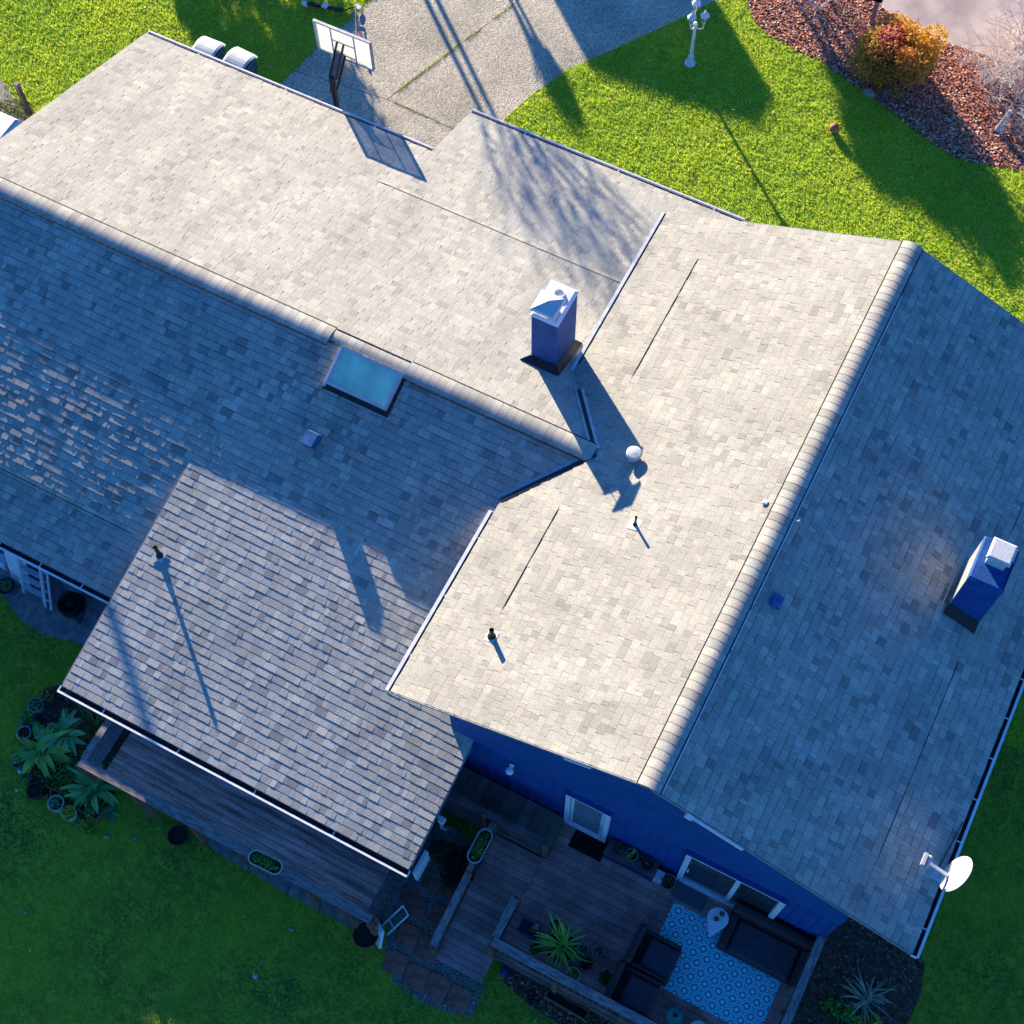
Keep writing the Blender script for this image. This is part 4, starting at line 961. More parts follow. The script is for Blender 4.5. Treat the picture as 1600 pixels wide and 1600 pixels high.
plant('leafy_perennial', 'ground cover of small rounded leaves filling in between the pots and hostas', (-11.2, 2.6, .0), lambda b, p: (clump(b, p, .75, .60, .16, 1500, .035, GREEN, 61, True), clump(b, p + V((.7, -.35, 0)), .55, .3, .14, 700, .032, GREEN + YG[:1], 62, True)))
plant('day_lily', 'brownish tuft of thin arching leaves under the porch eave', (-11.02, 3.42, .05), lambda b, p: rosette(b, p, 90, .58, .014, [(.24, .26, .06), (.30, .20, .08), (.18, .30, .06)], (.5, 1.4), (.5, 1.1), 5))
plant('hosta', 'dark green hosta fanned out below the porch rail corner', (-10.35, 2.38, .05), lambda b, p: rosette(b, p, 52, .58, .056, [(.16, .48, .14), (.22, .56, .16)], (.6, 1.3), (.5, 1.0), 6))
plant('leafy_perennial', 'single pointed leaf cluster beyond the brown wooden tray', (-9.86, 2.16, .04), lambda b, p: rosette(b, p, 7, .34, .05, BLUEG, (.3, .8), (.3, .8), 7))
plant('leafy_perennial', 'low yellow green weeds in front of the wooden tray', (-10.15, 1.74, .0), lambda b, p: clump(b, p, .40, .10, .12, 260, .03, YG + GREEN, 8, True))
plant('leafy_perennial', 'spindly plant with long thin leaves at the porch wall corner', (-11.62, 4.1, .0), lambda b, p: rosette(b, p, 16, .5, .016, GREEN, (.9, 1.8), (.5, 1.0), 9))
plant('leafy_perennial', 'low green shrub beside the splash block near the porch corner', (-4.02, 4.32, .0), lambda b, p: clump(b, p, .26, .3, .3, 420, .03, [(.04, .13, .03), (.06, .16, .03)], 11, True))
plant('heather', 'dark reddish brown shrub under the oval planter on the rail', (-3.62, 4.22, .0), lambda b, p: clump(b, p, .30, .42, .42, 1500, .022, [(.05, .035, .03), (.07, .04, .035), (.035, .04, .025)], 12, True))
plant('ornamental_grass', 'pale withered tuft of long blades in the bark by the eave corner', (3.78, 5.52, .0), lambda b, p: rosette(b, p, 60, .55, .012, [(.46, .46, .34), (.30, .36, .22), (.52, .44, .24)], (.4, 1.3), (.4, 1.0), 13))
plant('leafy_perennial', 'small plant with yellow and rust leaves beside the withered tuft', (4.0, 5.22, .0), lambda b, p: clump(b, p, .22, .16, .14, 60, .06, [(.75, .66, .06), (.5, .24, .06), (.2, .34, .06)], 14, True))
plant('leafy_perennial', 'feathery green ground plant at the lower edge of the bark bed', (3.45, 5.12, .0), lambda b, p: clump(b, p, .42, .18, .16, 420, .035, GREEN, 15, True))
plant('leafy_perennial', 'little reddish leaved plant in the leaf mould before the deck', (-1.40, 2.86, .0), lambda b, p: clump(b, p, .14, .1, .1, 70, .03, [(.16, .03, .04), (.10, .03, .03)], 16, True))
def rock(name, label, p, s, m='stone', seed=1, cat='stone', group=None):
    rn = random.Random(seed); b = MB(); n = 9; vs = []
    for i in range(5):
        ph = i / 4 * math.pi / 2
        for k in range(n):
            w = 2 * math.pi * k / n; q = s * rn.uniform(.85, 1.12); vs.append((q * math.cos(w) * math.cos(ph) if i < 4 else 0.01 * math.cos(w), q * .8 * math.sin(w) * math.cos(ph) if i < 4 else .01 * math.sin(w), s * .75 * math.sin(ph)))
    b.add(vs, [(i * n + k, i * n + (k + 1) % n, (i + 1) * n + (k + 1) % n, (i + 1) * n + k) for i in range(4) for k in range(n)])
    o = b.build(name, M[m], None, True); o.location = p; return tag(o, label, cat, group)
rock('stone', 'round white stone beside the slate pot among the pots', (-11.80, 2.05, 0), .055, 'white', 1)
rock('stone', 'small pale stone on the grass left of the pinkish pot', (-11.65, 1.72, 0), .035, 'white', 2)
rock('stone', 'pale ball shaped stone under the brownish day lily', (-10.75, 3.0, 0), .05, 'stone', 3)
rock('stone', 'pale yellow stone lying alone on the dark back lawn', tuple(at(399, 1525)), .06, 'planter', 4)
rock('stone', 'flat grey stone on the lawn below the wooden tray', tuple(at(167, 1307)), .06, 'stone', 5)
rock('stone', 'smaller grey stone right of the flat grey stone on the lawn', tuple(at(212, 1309)), .045, 'stone', 6)
rock('stone', 'grey stone near the left edge of the back lawn', tuple(at(40, 1425)), .05, 'stone', 7)
rock('stone', 'round grey stone on the grass before the terracotta tub', tuple(at(455, 1452)), .055, 'stone', 8)
rock('boulder', 'pale boulder at the foot of the orange shrub', (-3.62, 24.45, 0), .16, 'stone', 9, 'boulder')

# ------------------------------------------------------------------ on the rails
def oval(name, label, p, rz, seed):
    o = thing(name, label, 'planter', (0, 0, 0)); b = MB(); n = 28
    def ol(s, z, k=1):
        return [(s * .105 * math.cos(w) , s * .105 * math.sin(w) + (.19 if math.sin(w) >= 0 else -.19) * k, z) for w in [2 * math.pi * (i + .5) / n for i in range(n)]]
    rows = [ol(.85, 0), ol(1.15, .16), ol(1.3, .165), ol(1.3, .18), ol(1.05, .18), ol(1.0, .14)]
    vs = [q for rw in rows for q in rw]
    b.add(vs, [(i * n + k, i * n + (k + 1) % n, (i + 1) * n + (k + 1) % n, (i + 1) * n + k) for i in range(5) for k in range(n)])
    b.build('trough', M['planter'], o)
    b = MB(); b.add(ol(1.0, .145), [tuple(range(n))]); b.build('soil', M['pot_soil'], o)
    b = MB(); clump(b, (0, 0, .16), .10, .27, .06, 330, .028, [(.14, .36, .06), (.22, .44, .08), (.10, .28, .06)], seed, True); b.build('foliage', M['leaf'], o)
    o.location = p; o.rotation_euler.z = rz; return o
oval('rail_planter', 'cream oval planter of green succulents hung on the porch deck rail', (-6.42, 2.56, 1.385), math.radians(92), 1)
oval('rail_planter', 'cream oval planter of green succulents on the rail between landing and ramp', (-3.27, 4.50, 1.385), math.radians(0), 2)

# ------------------------------------------------------------------ deck furniture and pots
Z = ZF + .004
rg = MB(); rg.box(0, 2.2, 0, 1.42, 0, .008)
rgo = rg.build('rug', M['rug']); rgo.location = (.10, 3.96, Z); tag(rgo, 'turquoise outdoor rug with a lattice pattern on the timber deck', 'rug')
def doormat(label, x0, x1, y0, y1, m):
    b = MB(); b.rbox(x0, x1, y0, y1, Z, Z + .014, .006); o = b.build('doormat', M[m]); return tag(o, label, 'doormat')
doormat('black doormat below the louvred door', -2.0, -1.36, 5.40, 5.77, 'mat_black')
doormat('grey doormat at the left end of the sliding glass door', .0, .60, 5.44, 5.76, 'mat_grey')
so_ = thing('sofa', 'dark wicker two seat sofa with charcoal cushion against the blue wall', 'sofa', (1.80, 5.35, Z))
b = MB(); b.rbox(1.06, 2.50, 4.98, 5.56, Z + .08, Z + .30, .02); b.build('base', M['wicker'], so_)
b = MB(); b.rbox(1.22, 2.36, 4.97, 5.56, Z + .304, Z + .42, .04); b.build('seat_cushion', M['cushion'], so_)
b = MB(); b.rbox(1.06, 2.50, 5.57, 5.76, Z + .08, Z + .72, .05); b.build('backrest', M['wicker'], so_)
for a, c in ((1.06, 1.20), (2.38, 2.50)):
    b = MB(); b.rbox(a, c, 4.98, 5.565, Z + .304, Z + .56, .03); b.build('armrest', M['wicker'], so_)
for x in (1.08, 2.42):
    for y in (5.0, 5.68):
        b = MB(); b.box(x, x + .06, y, y + .06, Z, Z + .079); b.build('leg', M['black'], so_)
def armchair(label, x, y):
    o = thing('armchair', label, 'armchair', (0, 0, 0)); b = MB()
    b.rbox(-.30, .38, -.33, .33, .08, .30, .02); b.build('base', M['wicker'], o)
    b = MB(); b.rbox(-.18, .39, -.27, .27, .304, .42, .04); b.build('seat_cushion', M['cushion'], o)
    b = MB(); b.rbox(-.44, -.305, -.35, .35, .08, .72, .05); b.build('backrest', M['wicker'], o)
    for s in (-1, 1):
        b = MB(); b.rbox(-.30, .36, .275 * s if s > 0 else -.335, .335 if s > 0 else -.275, .304, .52, .02); b.build('armrest', M['wicker'], o)
        for xx in (-.28, .31):
            b = MB(); b.box(xx, xx + .05, .28 * s - .02, .28 * s + .03, 0, .079); b.build('leg', M['black'], o)
    o.location = (x, y, Z); return o
a1 = armchair('dark wicker armchair partly on the turquoise rug, nearer the house', .18, 4.32)
a2 = dup(a1, (.12, 3.62, Z), .02, 'dark wicker armchair beside the deck rail, next to the teal pot')
tt = thing('side_table', 'white teardrop shaped side table carrying two small succulents', 'side table', (.88, 5.26, Z))
def tear(k, n=30):
    o = []
    for i in range(n):
        w = 2 * math.pi * i / n; rr = .185; x = rr * math.sin(w); y = rr * math.cos(w) + .08
        tdist = max(0, -math.cos(w)) ** 2.2
        o.append((k * x * (1 - .85 * tdist), k * (y - .18 * tdist)))
    return o
b = MB(); n = 30; z0 = .60
rows = [(.90, z0), (1.0, z0 + .008), (1.0, z0 + .022), (.95, z0 + .028)]
vs = [(x + .88, y + 5.26, Z + z) for k, z in rows for x, y in tear(k)]
b.add(vs, [(i * n + k, i * n + (k + 1) % n, (i + 1) * n + (k + 1) % n, (i + 1) * n + k) for i in range(3) for k in range(n)] + [tuple(range(3 * n, 4 * n)), tuple(range(n))[::-1]]); b.build('table_top', M['white'], tt)
b = MB(); b.lathe((.88, 5.28, Z), [(.11, 0), (.11, .012), (.025, .03), (.022, .58), (.06, .598)], 16); b.build('stem', M['white'], tt)
pot('plant_pot', 'tiny dark succulent pot at the wide end of the white side table', (.91, 5.43, Z + .63), .045, .06, M['slate_pot'], lf_ros(14, .055, .014, BLUEG, 3), rim=.006)
pot('plant_pot', 'tiny green succulent pot in the middle of the white side table', (.86, 5.31, Z + .63), .045, .06, M['grey_pot'], lf_ros(16, .055, .014, GREEN, 4), rim=.006)
# plant bench
bn = thing('plant_bench', 'narrow blue plant bench with slate top beside the louvred door', 'bench', (-.88, 5.63, Z))
b = MB(); b.rbox(-1.36, -.40, 5.48, 5.78, Z + .42, Z + .45, .008); b.build('bench_top', M['wood_dull'], bn)
for x in (-1.34, -.46):
    for y in (5.50, 5.72):
        b = MB(); b.box(x, x + .04, y, y + .04, Z, Z + .419); b.build('leg', M['dark_blue'], bn)
b = MB(); b.box(-1.30, -.46, 5.495, 5.515, Z + .30, Z + .40); b.box(-1.30, -.46, 5.50, 5.76, Z + .12, Z + .14); b.build('shelf', M['dark_blue'], bn)
zb_ = Z + .452
pot('plant_pot', 'pink rimmed pot of trailing grey succulent at the left end of the plant bench', (-1.15, 5.63, zb_), .095, .10, M['brown_pot'], lf_clump(.10, 150, .025, [(.10, .16, .14), (.07, .13, .10)], .08, 21), rim=.01)
pot('plant_pot', 'green glazed pot with a bright lime succulent in the middle of the plant bench', (-.90, 5.66, zb_), .115, .11, M['grey_pot'], lf_ros(14, .10, .03, YG, 5), rim=.014)
pot('plant_pot', 'brown bowl of pebbles at the right end of the plant bench', (-.59, 5.64, zb_), .10, .07, M['brown_pot'], lambda b, p: clump(b, p + V((0, 0, .0)), .07, .07, .02, 40, .014, [(.5, .48, .44), (.25, .17, .13)], 6, True), rim=.01)
pot('plant_pot', 'little clay cup on the plant bench between the lime succulent and the pebble bowl', (-.72, 5.68, zb_), .045, .06, M['terracotta'], None, rim=.008)
b = MB(); b.rbox(-.40, -.24, 5.52, 5.72, Z, Z + .24, .01); tag(b.build('small_box', M['white_trim']), 'pale patterned box standing between the plant bench and a round green pot', 'box')
pot('plant_pot', 'round pot of dark green leaves right beside the sliding door frame', (-.14, 5.60, Z), .145, .22, M['grey_pot'], lf_ros(22, .15, .03, [(.03, .10, .04), (.04, .12, .04)], 7, rise=(.6, 1.4)), rim=.016)
# spiky plant group by the front rail
yu = pot('yucca_pot', 'large slate blue tub with a spiky lime green yucca at the deck rail', (-1.30, 3.72, Z), .27, .34, M['slate_pot'], None, rim=.02)
b = MB(); rosette(b, (-1.30, 3.74, Z + .42), 54, .54, .017, [(.34, .58, .08), (.46, .68, .10), (.22, .44, .06)], (.15, 1.5), (.3, .7), 31, (.30, .32, .06)); b.build('foliage', M['leaf'], yu)
b = MB(); b.lathe((-1.30, 3.74, Z + .3), [(.04, 0), (.03, .13)], 8); b.build('trunk', M['bark'], yu)
pot('plant_pot', 'pot of bright grass green seedlings left of the yucca', (-1.68, 3.50, Z), .12, .22, M['grey_pot'], lf_clump(.10, 200, .026, [(.08, .22, .03), (.06, .18, .03)], .06, 22))
pot('plant_pot', 'brown pot of dark leaves behind the yucca', (-1.52, 4.02, Z), .125, .20, M['brown_pot'], lf_clump(.09, 90, .026, BLUEG, .06, 23))
pot('plant_pot', 'green rimmed pot just right of the yucca leaves', (-.96, 3.88, Z), .095, .20, M['grey_pot'], lf_clump(.07, 60, .024, BLUEG, .05, 24))
pot('plant_pot', 'green rimmed pot holding a thin stick, furthest right of the yucca group', (-.71, 3.98, Z), .10, .20, M['grey_pot'], lambda b, p: (clump(b, p, .07, .07, .06, 60, .024, BLUEG, 25, True), b.tube([p, p + V((-.06, .06, .42))], .006, 5, (.2, .18, .14))))
pot('plant_pot', 'dark brown pot of dry soil below the green rimmed pots', (-.80, 3.70, Z), .11, .17, M['brown_pot'], None)
pot('plant_pot', 'white rimmed pot against the front rail below the yucca', (-.92, 3.42, Z), .13, .26, M['planter'], lf_clump(.10, 110, .03, GREEN, .06, 26), rim=.022)
plant('leafy_perennial', 'olive green plant with rust tips standing left of the armchairs', (-.40, 3.66, Z), lambda b, p: clump(b, p, .13, .13, .22, 240, .028, [(.10, .12, .03), (.14, .10, .03), (.06, .10, .03)], 27, True))
bb = thing('wash_tub', 'low dark blue crate with a potted plant next to the end of the deck rail', 'crate', (-1.95, 3.80, Z)); b = MB()
b.box(-2.12, -1.78, 3.66, 3.68, Z, Z + .14); b.box(-2.12, -1.78, 3.88, 3.90, Z, Z + .14); b.box(-2.12, -2.10, 3.681, 3.879, Z, Z + .14); b.box(-1.80, -1.78, 3.681, 3.879, Z, Z + .14); b.box(-2.10, -1.80, 3.68, 3.88, Z + .001, Z + .02); b.build('crate', M['dark_blue'], bb)
pot('plant_pot', 'black pot of white flowers standing in the dark blue crate', (-1.88, 3.79, Z + .022), .085, .16, M['black'], lambda b, p: (clump(b, p, .08, .08, .08, 50, .02, GREEN, 28, True), clump(b, p + V((.04, .05, .04)), .07, .05, .05, 40, .022, [(.7, .68, .75)], 29, True)), rim=.01)
tp = thing('teal_pot', 'teal lidded ceramic pot on the deck beside the armchair', 'pot', (.90, 3.60, Z)); b = MB()
b.lathe((.90, 3.60, Z), [(.11, 0), (.155, .10), (.155, .26), (.13, .34), (.09, .37)], 26); b.build('body', M['teal'], tp)
b = MB(); b.lathe((.90, 3.60, Z + .371), [(.125, 0), (.12, .02), (.05, .045), (.05, .05)], 26); b.build('lid', M['teal'], tp)
b = MB(); b.lathe((.90, 3.60, Z + .422), [(.035, 0), (.038, .02), (.02, .03)], 14); b.build('knob', M['black'], tp)
b = MB(); b.lathe((1.34, 3.56, Z), [(.12, 0), (.14, .2), (.16, .40), (.15, .42), (.01, .43)], 24); tag(b.build('stool', M['white'], None, True), 'round white stool next to the teal pot at the deck rail', 'stool')
# ground oddments
b = MB(); b.lathe((0, 0, 0), [(.02, 0), (.07, .02), (.09, .06), (.06, .10), (.01, .11)], 14, sx=.7, sy=1.3); o = b.build('watering_toy', M['dark_blue'], None, True); o.location = tuple(at(788, 1518)); tag(o, 'dark blue plastic toy on the grass beside the ramp', 'toy')
tray('planter_frame', 'empty grey timber planter frame in the leaf mould before the deck', -1.22, -.42, 2.93, 3.11, -.03, None, .2)
b = MB(); b.rbox(-.20, .20, -.13, .13, 0, .06, .02); b.box(-.20, .20, -.13, -.09, .06, .09); b.box(-.20, .20, .09, .13, .06, .09); o = b.build('splash_block', M['concrete']); o.location = (-4.14, 4.68, .004); o.rotation_euler.z = .3; tag(o, 'grey concrete splash block under the white downspout', 'splash block')
# white folding chair and board leaning at the porch deck corner
fc = thing('folding_chair', 'white folding chair leaning at the corner of the porch deck', 'chair', (-4.3, 2.95, .01))
b = MB(); b.tube([(-4.36, 2.72, .02), (-4.10, 3.12, .62)], .016); b.tube([(-4.20, 2.62, .02), (-3.94, 3.02, .62)], .016); b.tube([(-4.10, 3.12, .62), (-3.94, 3.02, .62)], .016); b.tube([(-4.28, 2.85, .21), (-4.12, 2.75, .21)], .012); b.build('frame', M['white'], fc)
b = MB(); b.hexa([(-4.45, 2.48, .05), (-4.20, 2.33, .05), (-4.17, 2.36, .05), (-4.42, 2.51, .05), (-4.48, 2.72, .48), (-4.23, 2.57, .48), (-4.20, 2.60, .48), (-4.45, 2.75, .48)]); b.build('seat', M['white'], fc)

# ------------------------------------------------------------------ patio clutter under the garage eave
ld = thing('stepladder', 'pale blue aluminium stepladder leaning against the wall below the gutter', 'stepladder', (-13.6, 5.25, .012))
b = MB()
LA, LB = V((-13.86, 5.05, .012)), V((-13.36, 5.05, .012)); up_ = V((0, .55, 1.55))
for a in (LA, LB): b.beam(a, a + up_, .06, .03, up=(0, -1, 0))
b.build('rail', M['ladder'], ld)
for k in range(5):
    t = .14 + k * .18; a, c = LA + up_ * t, LB + up_ * t; b = MB(); b.hexa([a + V((.03, -.05, 0)), c + V((-.03, -.05, 0)), c + V((-.03, .05, 0)), a + V((.03, .05, 0)), a + V((.03, -.05, .025)), c + V((-.03, -.05, .025)), c + V((-.03, .05, .025)), a + V((.03, .05, .025))]); b.build('step', M['ladder'], ld)
b = MB()
for x in (-13.30, -13.16): b.beam((x, 5.0, .012), (x - .02, 5.5, 1.3), .05, .03, up=(0, -1, 0))
for k in range(4): b.beam((-13.30, 5.08 + k * .1, .25 + k * .26), (-13.16, 5.08 + k * .1, .25 + k * .26), .03, .03)
b.build('rear_frame', M['ladder'], ld)
b = MB(); b.hexa([(-14.3, 5.22, .012), (-13.75, 5.12, .012), (-13.75, 5.16, .012), (-14.3, 5.26, .012), (-14.32, 5.50, 1.05), (-13.75, 5.46, 1.05), (-13.75, 5.50, 1.05), (-14.32, 5.54, 1.05)])
tag(b.build('table_panel', M['white_trim']), 'pale folded table top leaning behind the stepladder', 'table top')
b = MB(); b.hexa([(-13.12, 5.42, .012), (-12.72, 5.50, .012), (-12.72, 5.54, .012), (-13.12, 5.46, .012), (-13.12, 5.58, .9), (-12.72, 5.60, .9), (-12.72, 5.64, .9), (-13.12, 5.62, .9)])
tag(b.build('grey_panel', M['slate_pot']), 'grey blue panel leaning on the wall right of the stepladder', 'panel')
hs = thing('hose', 'coil of black garden hose on the patio under the gutter', 'hose', (-12.84, 5.32, .012)); rn = random.Random(4); b = MB()
for k in range(10):
    rr = .17 + .018 * (k % 5); ox, oy = rn.uniform(-.02, .02), rn.uniform(-.02, .02); z = .04 + .034 * (k // 2)
    b.tube([(-12.84 + ox + rr * math.cos(w), 5.25 + oy + rr * .95 * math.sin(w), z + rn.uniform(0, .006)) for w in [2 * math.pi * i / 26 for i in range(27)]], .016, 6, cap=False)
b.tube([(-12.70, 5.10, .05), (-12.5, 5.0, .03), (-12.56, 5.28, .03)], .014, 6); b.build('coil', M['rubber'], hs)
b = MB(); b.lathe((-12.84, 5.25, .012), [(.24, 0), (.25, .02), (.10, .03), (.10, .2), (.02, .21)], 18); b.build('hanger', M['black'], hs)
pot('plant_pot', 'wide dark tub of leafy weeds at the left edge of the patio', (-14.15, 4.97, .012), .19, .22, M['slate_pot'], lf_clump(.14, 120, .03, BLUEG, .1, 33))
b = MB(); b.rbox(-14.62, -14.42, 5.28, 5.5, .012, .32, .02); tag(b.build('white_bucket', M['white_trim']), 'white plastic tub half hidden under the gutter at the patio edge', 'tub')

# ------------------------------------------------------------------ driveway side
def bin_(label):
    o = thing('wheelie_bin', label, 'bin', (0, 0, 0)); b = MB()
    b.hexa([(-.22, -.25, .06), (.22, -.25, .06), (.22, .22, .06), (-.22, .22, .06), (-.285, -.31, .90), (.285, -.31, .90), (.285, .29, .90), (-.285, .29, .90)]); b.build('body', M['bin'], o)
    b = MB(); vs = []; n = 9
    for i in range(n):
        t = i / (n - 1); y = -.34 + .68 * t; z = .905 + .10 * math.sin(math.pi * min(1, t * 1.0)) ** .7
        vs += [(-.30, y, z), (-.24, y, z + .02), (.24, y, z + .02), (.30, y, z)]
    b.add(vs, [(i * 4 + k, i * 4 + k + 1, i * 4 + 5 + k, i * 4 + 4 + k) for i in range(n - 1) for k in range(3)]); b.add([(-.30, -.34, .90), (.30, -.34, .90), (.30, .34, .90), (-.30, .34, .90)], [(3, 2, 1, 0)])
    b.box(-.30, .30, -.345, -.335, .84, .91); b.build('lid', M['bin_lid'], o)
    b = MB(); b.tube([(-.26, -.36, .93), (.26, -.36, .93)], .018); b.tube([(-.26, -.32, .90), (-.26, -.36, .93)], .015); b.tube([(.26, -.32, .90), (.26, -.36, .93)], .015); b.build('handle', M['bin'], o)
    for s in (-1, 1):
        b = MB(); b.lathe((s * .25, -.26, .11), [(.001, -.02), (.10, -.02), (.11, 0), (.10, .02), (.001, .02)], 16, axis=V((1, 0, 0))); b.build('wheel', M['black'], o)
    return o
b1 = bin_('left wheelie bin with plain pale lid behind the garage gutter'); b1.location = (-17.57, 17.93, .0); b1.rotation_euler.z = .02
b2 = dup(b1, (-16.74, 17.98, .0), -.06, 'right wheelie bin with teal body showing, next to the driveway edge')

hp = thing('basketball_hoop', 'portable basketball hoop with a clear framed backboard behind the garage gutter', 'basketball hoop', (-13.6, 17.2, .01))
X0, X1, YB_, Z0, Z1 = -14.18, -12.82, 17.76, 2.80, 3.60
b = MB(); b.box(X0, X1, YB_ - .012, YB_ + .012, Z0, Z1)
bd = b.build('backboard', M['board_acryl'], hp)
b = MB()
for (a, c) in (((X0, Z0), (X1, Z0)), ((X0, Z1), (X1, Z1))): b.box(a[0] - .015, c[0] + .015, YB_ - .03, YB_ + .03, a[1] - .02, a[1] + .02)
for x in (X0, X1): b.box(x - .02, x + .02, YB_ - .03, YB_ + .03, Z0 + .021, Z1 - .021)
for x in (X0 + .40, X1 - .40): b.box(x - .016, x + .016, YB_ - .03, YB_ - .013, Z0 + .021, Z1 - .021)
b.box(X0 + .417, X1 - .417, YB_ - .028, YB_ - .013, Z0 + .44, Z0 + .47); b.box(X0 + .417, X1 - .417, YB_ - .028, YB_ - .013, Z0 + .10, Z0 + .125)
b.build('frame', M['metal'], bd)
b = MB(); n = 22; b.tube([(-13.5 + .225 * math.cos(2 * math.pi * i / n), YB_ + .40 + .225 * math.sin(2 * math.pi * i / n), Z0 + .12) for i in range(n + 1)], .009, 6, cap=False); b.box(-13.56, -13.44, YB_ + .013, YB_ + .19, Z0 + .10, Z0 + .125); b.build('rim', M['red'], hp)
b = MB()
for k in range(12):
    w = 2 * math.pi * k / 12; w2 = w + .5; b.tube([(-13.5 + .22 * math.cos(w), YB_ + .40 + .22 * math.sin(w), Z0 + .11), (-13.5 + .13 * math.cos(w2), YB_ + .40 + .13 * math.sin(w2), Z0 - .32)], .004, 4)
    b.tube([(-13.5 + .22 * math.cos(w), YB_ + .40 + .22 * math.sin(w), Z0 + .11), (-13.5 + .13 * math.cos(w - .5), YB_ + .40 + .13 * math.sin(w - .5), Z0 - .32)], .004, 4)
b.build('net', M['white'], hp)
b = MB(); b.beam((-13.61, 17.30, .3), (-13.61, 17.30, 2.62), .09, .09, up=(0, 1, 0)); b.build('pole', M['black'], hp)
b = MB()
for x in (-13.68, -13.52):
    b.beam((x, 17.32, 2.58), (x + .03, YB_ - .03, 3.24), .03, .05); b.beam((x, 17.30, 2.30), (x + .03, YB_ - .03, 2.92), .03, .05)
b.beam((-13.60, 17.18, 2.30), (-13.60, 17.36, 2.64), .05, .05); b.build('lift_arm', M['black'], hp)
b = MB(); b.beam((-13.62, 17.36, 2.56), (-13.57, 17.66, 3.05), .20, .10); b.build('spring_housing', M['slate_pot'], hp)
b = MB(); b.beam((-13.68, 17.22, 1.2), (-13.82, 17.02, 2.1), .03, .03); b.tube([(-13.9, 17.0, 2.1), (-13.74, 17.05, 2.1)], .015); b.build('crank', M['black'], hp)
b = MB(); b.rbox(-14.0, -13.2, 16.72, 17.75, .012, .22, .06); b.build('base', M['black'], hp)

sc = thing('kick_scooter', 'black kick scooter with red grips lying where the grass meets the driveway', 'scooter', (-16.1, 20.9, .02))
b = MB(); b.beam((-16.75, 20.85, .10), (-15.85, 21.02, .12), .10, .03); b.build('deck', M['black'], sc)
b = MB(); b.tube([(-15.85, 21.02, .12), (-15.62, 21.25, .16), (-15.1, 20.42, .22)], .02); b.build('steering_post', M['black'], sc)
for a, c in (((-15.1, 20.42, .22), (-15.04, 20.32, .22)), ((-16.52, 20.89, .14), (-16.40, 20.915, .14))):
    b = MB(); b.tube([a, c], .03); b.build('grip', M['red'], sc)
for p in ((-16.80, 20.83, .08), (-15.60, 21.3, .09)):
    b = MB(); b.lathe(p, [(.001, -.018), (.08, -.018), (.09, 0), (.08, .018), (.001, .018)], 16, axis=V((.2, .2, 1)).normalized()); b.build('wheel', M['white_trim'], sc)
b = MB(); b.rbox(-16.36, -16.22, 20.86, 21.0, .135, .20, .02); b.build('footrest', M['white'], sc)
rock('stone', 'pale stone at the corner of the driveway beside the scooter', tuple(at(552, 22)), .09, 'stone', 21)

# lamp post
lp = thing('lamp_post', 'white three lantern lamp post standing on the shaded front lawn', 'lamp post', (-7.72, 23.38, 0)); lx, ly = -7.72, 23.38
b = MB(); b.lathe((lx, ly, 0), [(.13, 0), (.13, .05), (.085, .10), (.065, .26), (.07, .28), (.05, .30)], 16); b.build('base', M['white_trim'], lp)
b = MB(); n = 20; prof = [(.036, .30), (.030, 1.28)]
vs = [(lx + rr * (1 + .16 * (k % 2)) * math.cos(2 * math.pi * k / n), ly + rr * (1 + .16 * (k % 2)) * math.sin(2 * math.pi * k / n), z) for rr, z in prof for k in range(n)]
b.add(vs, [(k, (k + 1) % n, n + (k + 1) % n, n + k) for k in range(n)]); b.lathe((lx, ly, 1.28), [(.05, 0), (.05, .05), (.02, .07)], 14); b.build('pole', M['white_trim'], lp)
for ax, ay, hz in ((.20, -.02, 1.48), (-.10, .16, 1.56), (-.06, -.14, 1.42)):
    b = MB(); b.tube([(lx, ly, 1.22), (lx + ax * .6, ly + ay * .6, 1.20), (lx + ax, ly + ay, 1.28), (lx + ax, ly + ay, hz)], .016, 8); b.build('arm', M['white'], lp)
    b = MB(); n6 = 6; b.lathe((lx + ax, ly + ay, hz), [(.045, -.02), (.05, 0), (.085, .18), (.115, .19), (.105, .21), (.02, .31), (.022, .34), (.004, .37)], n6)
    ln = b.build('lantern', M['white'], lp)
    b = MB()
    for k in range(6):
        w = 2 * math.pi * (k + .5) / 6; t_ = V((-math.sin(w), math.cos(w), 0)); o_ = V((math.cos(w), math.sin(w), 0)); c0 = V((lx + ax, ly + ay, hz))
        b.add([c0 + o_ * .048 - t_ * .018 + V((0, 0, .02)), c0 + o_ * .048 + t_ * .018 + V((0, 0, .02)), c0 + o_ * .076 + t_ * .030 + V((0, 0, .17)), c0 + o_ * .076 - t_ * .030 + V((0, 0, .17))], [(0, 1, 2, 3)])
    b.build('lantern_glass', M['door_glass'], ln)
b = MB(); b.lathe((0, 0, .115), [(.115 * math.cos(a), .115 * math.sin(a)) for a in [-math.pi / 2 + math.pi * i / 12 for i in range(13)]], 20, cap=False); o = b.build('ball', M['ball'], None, True); o.location = (-3.94, 23.04, .012); tag(o, 'faded orange basketball lying on the front lawn', 'ball')
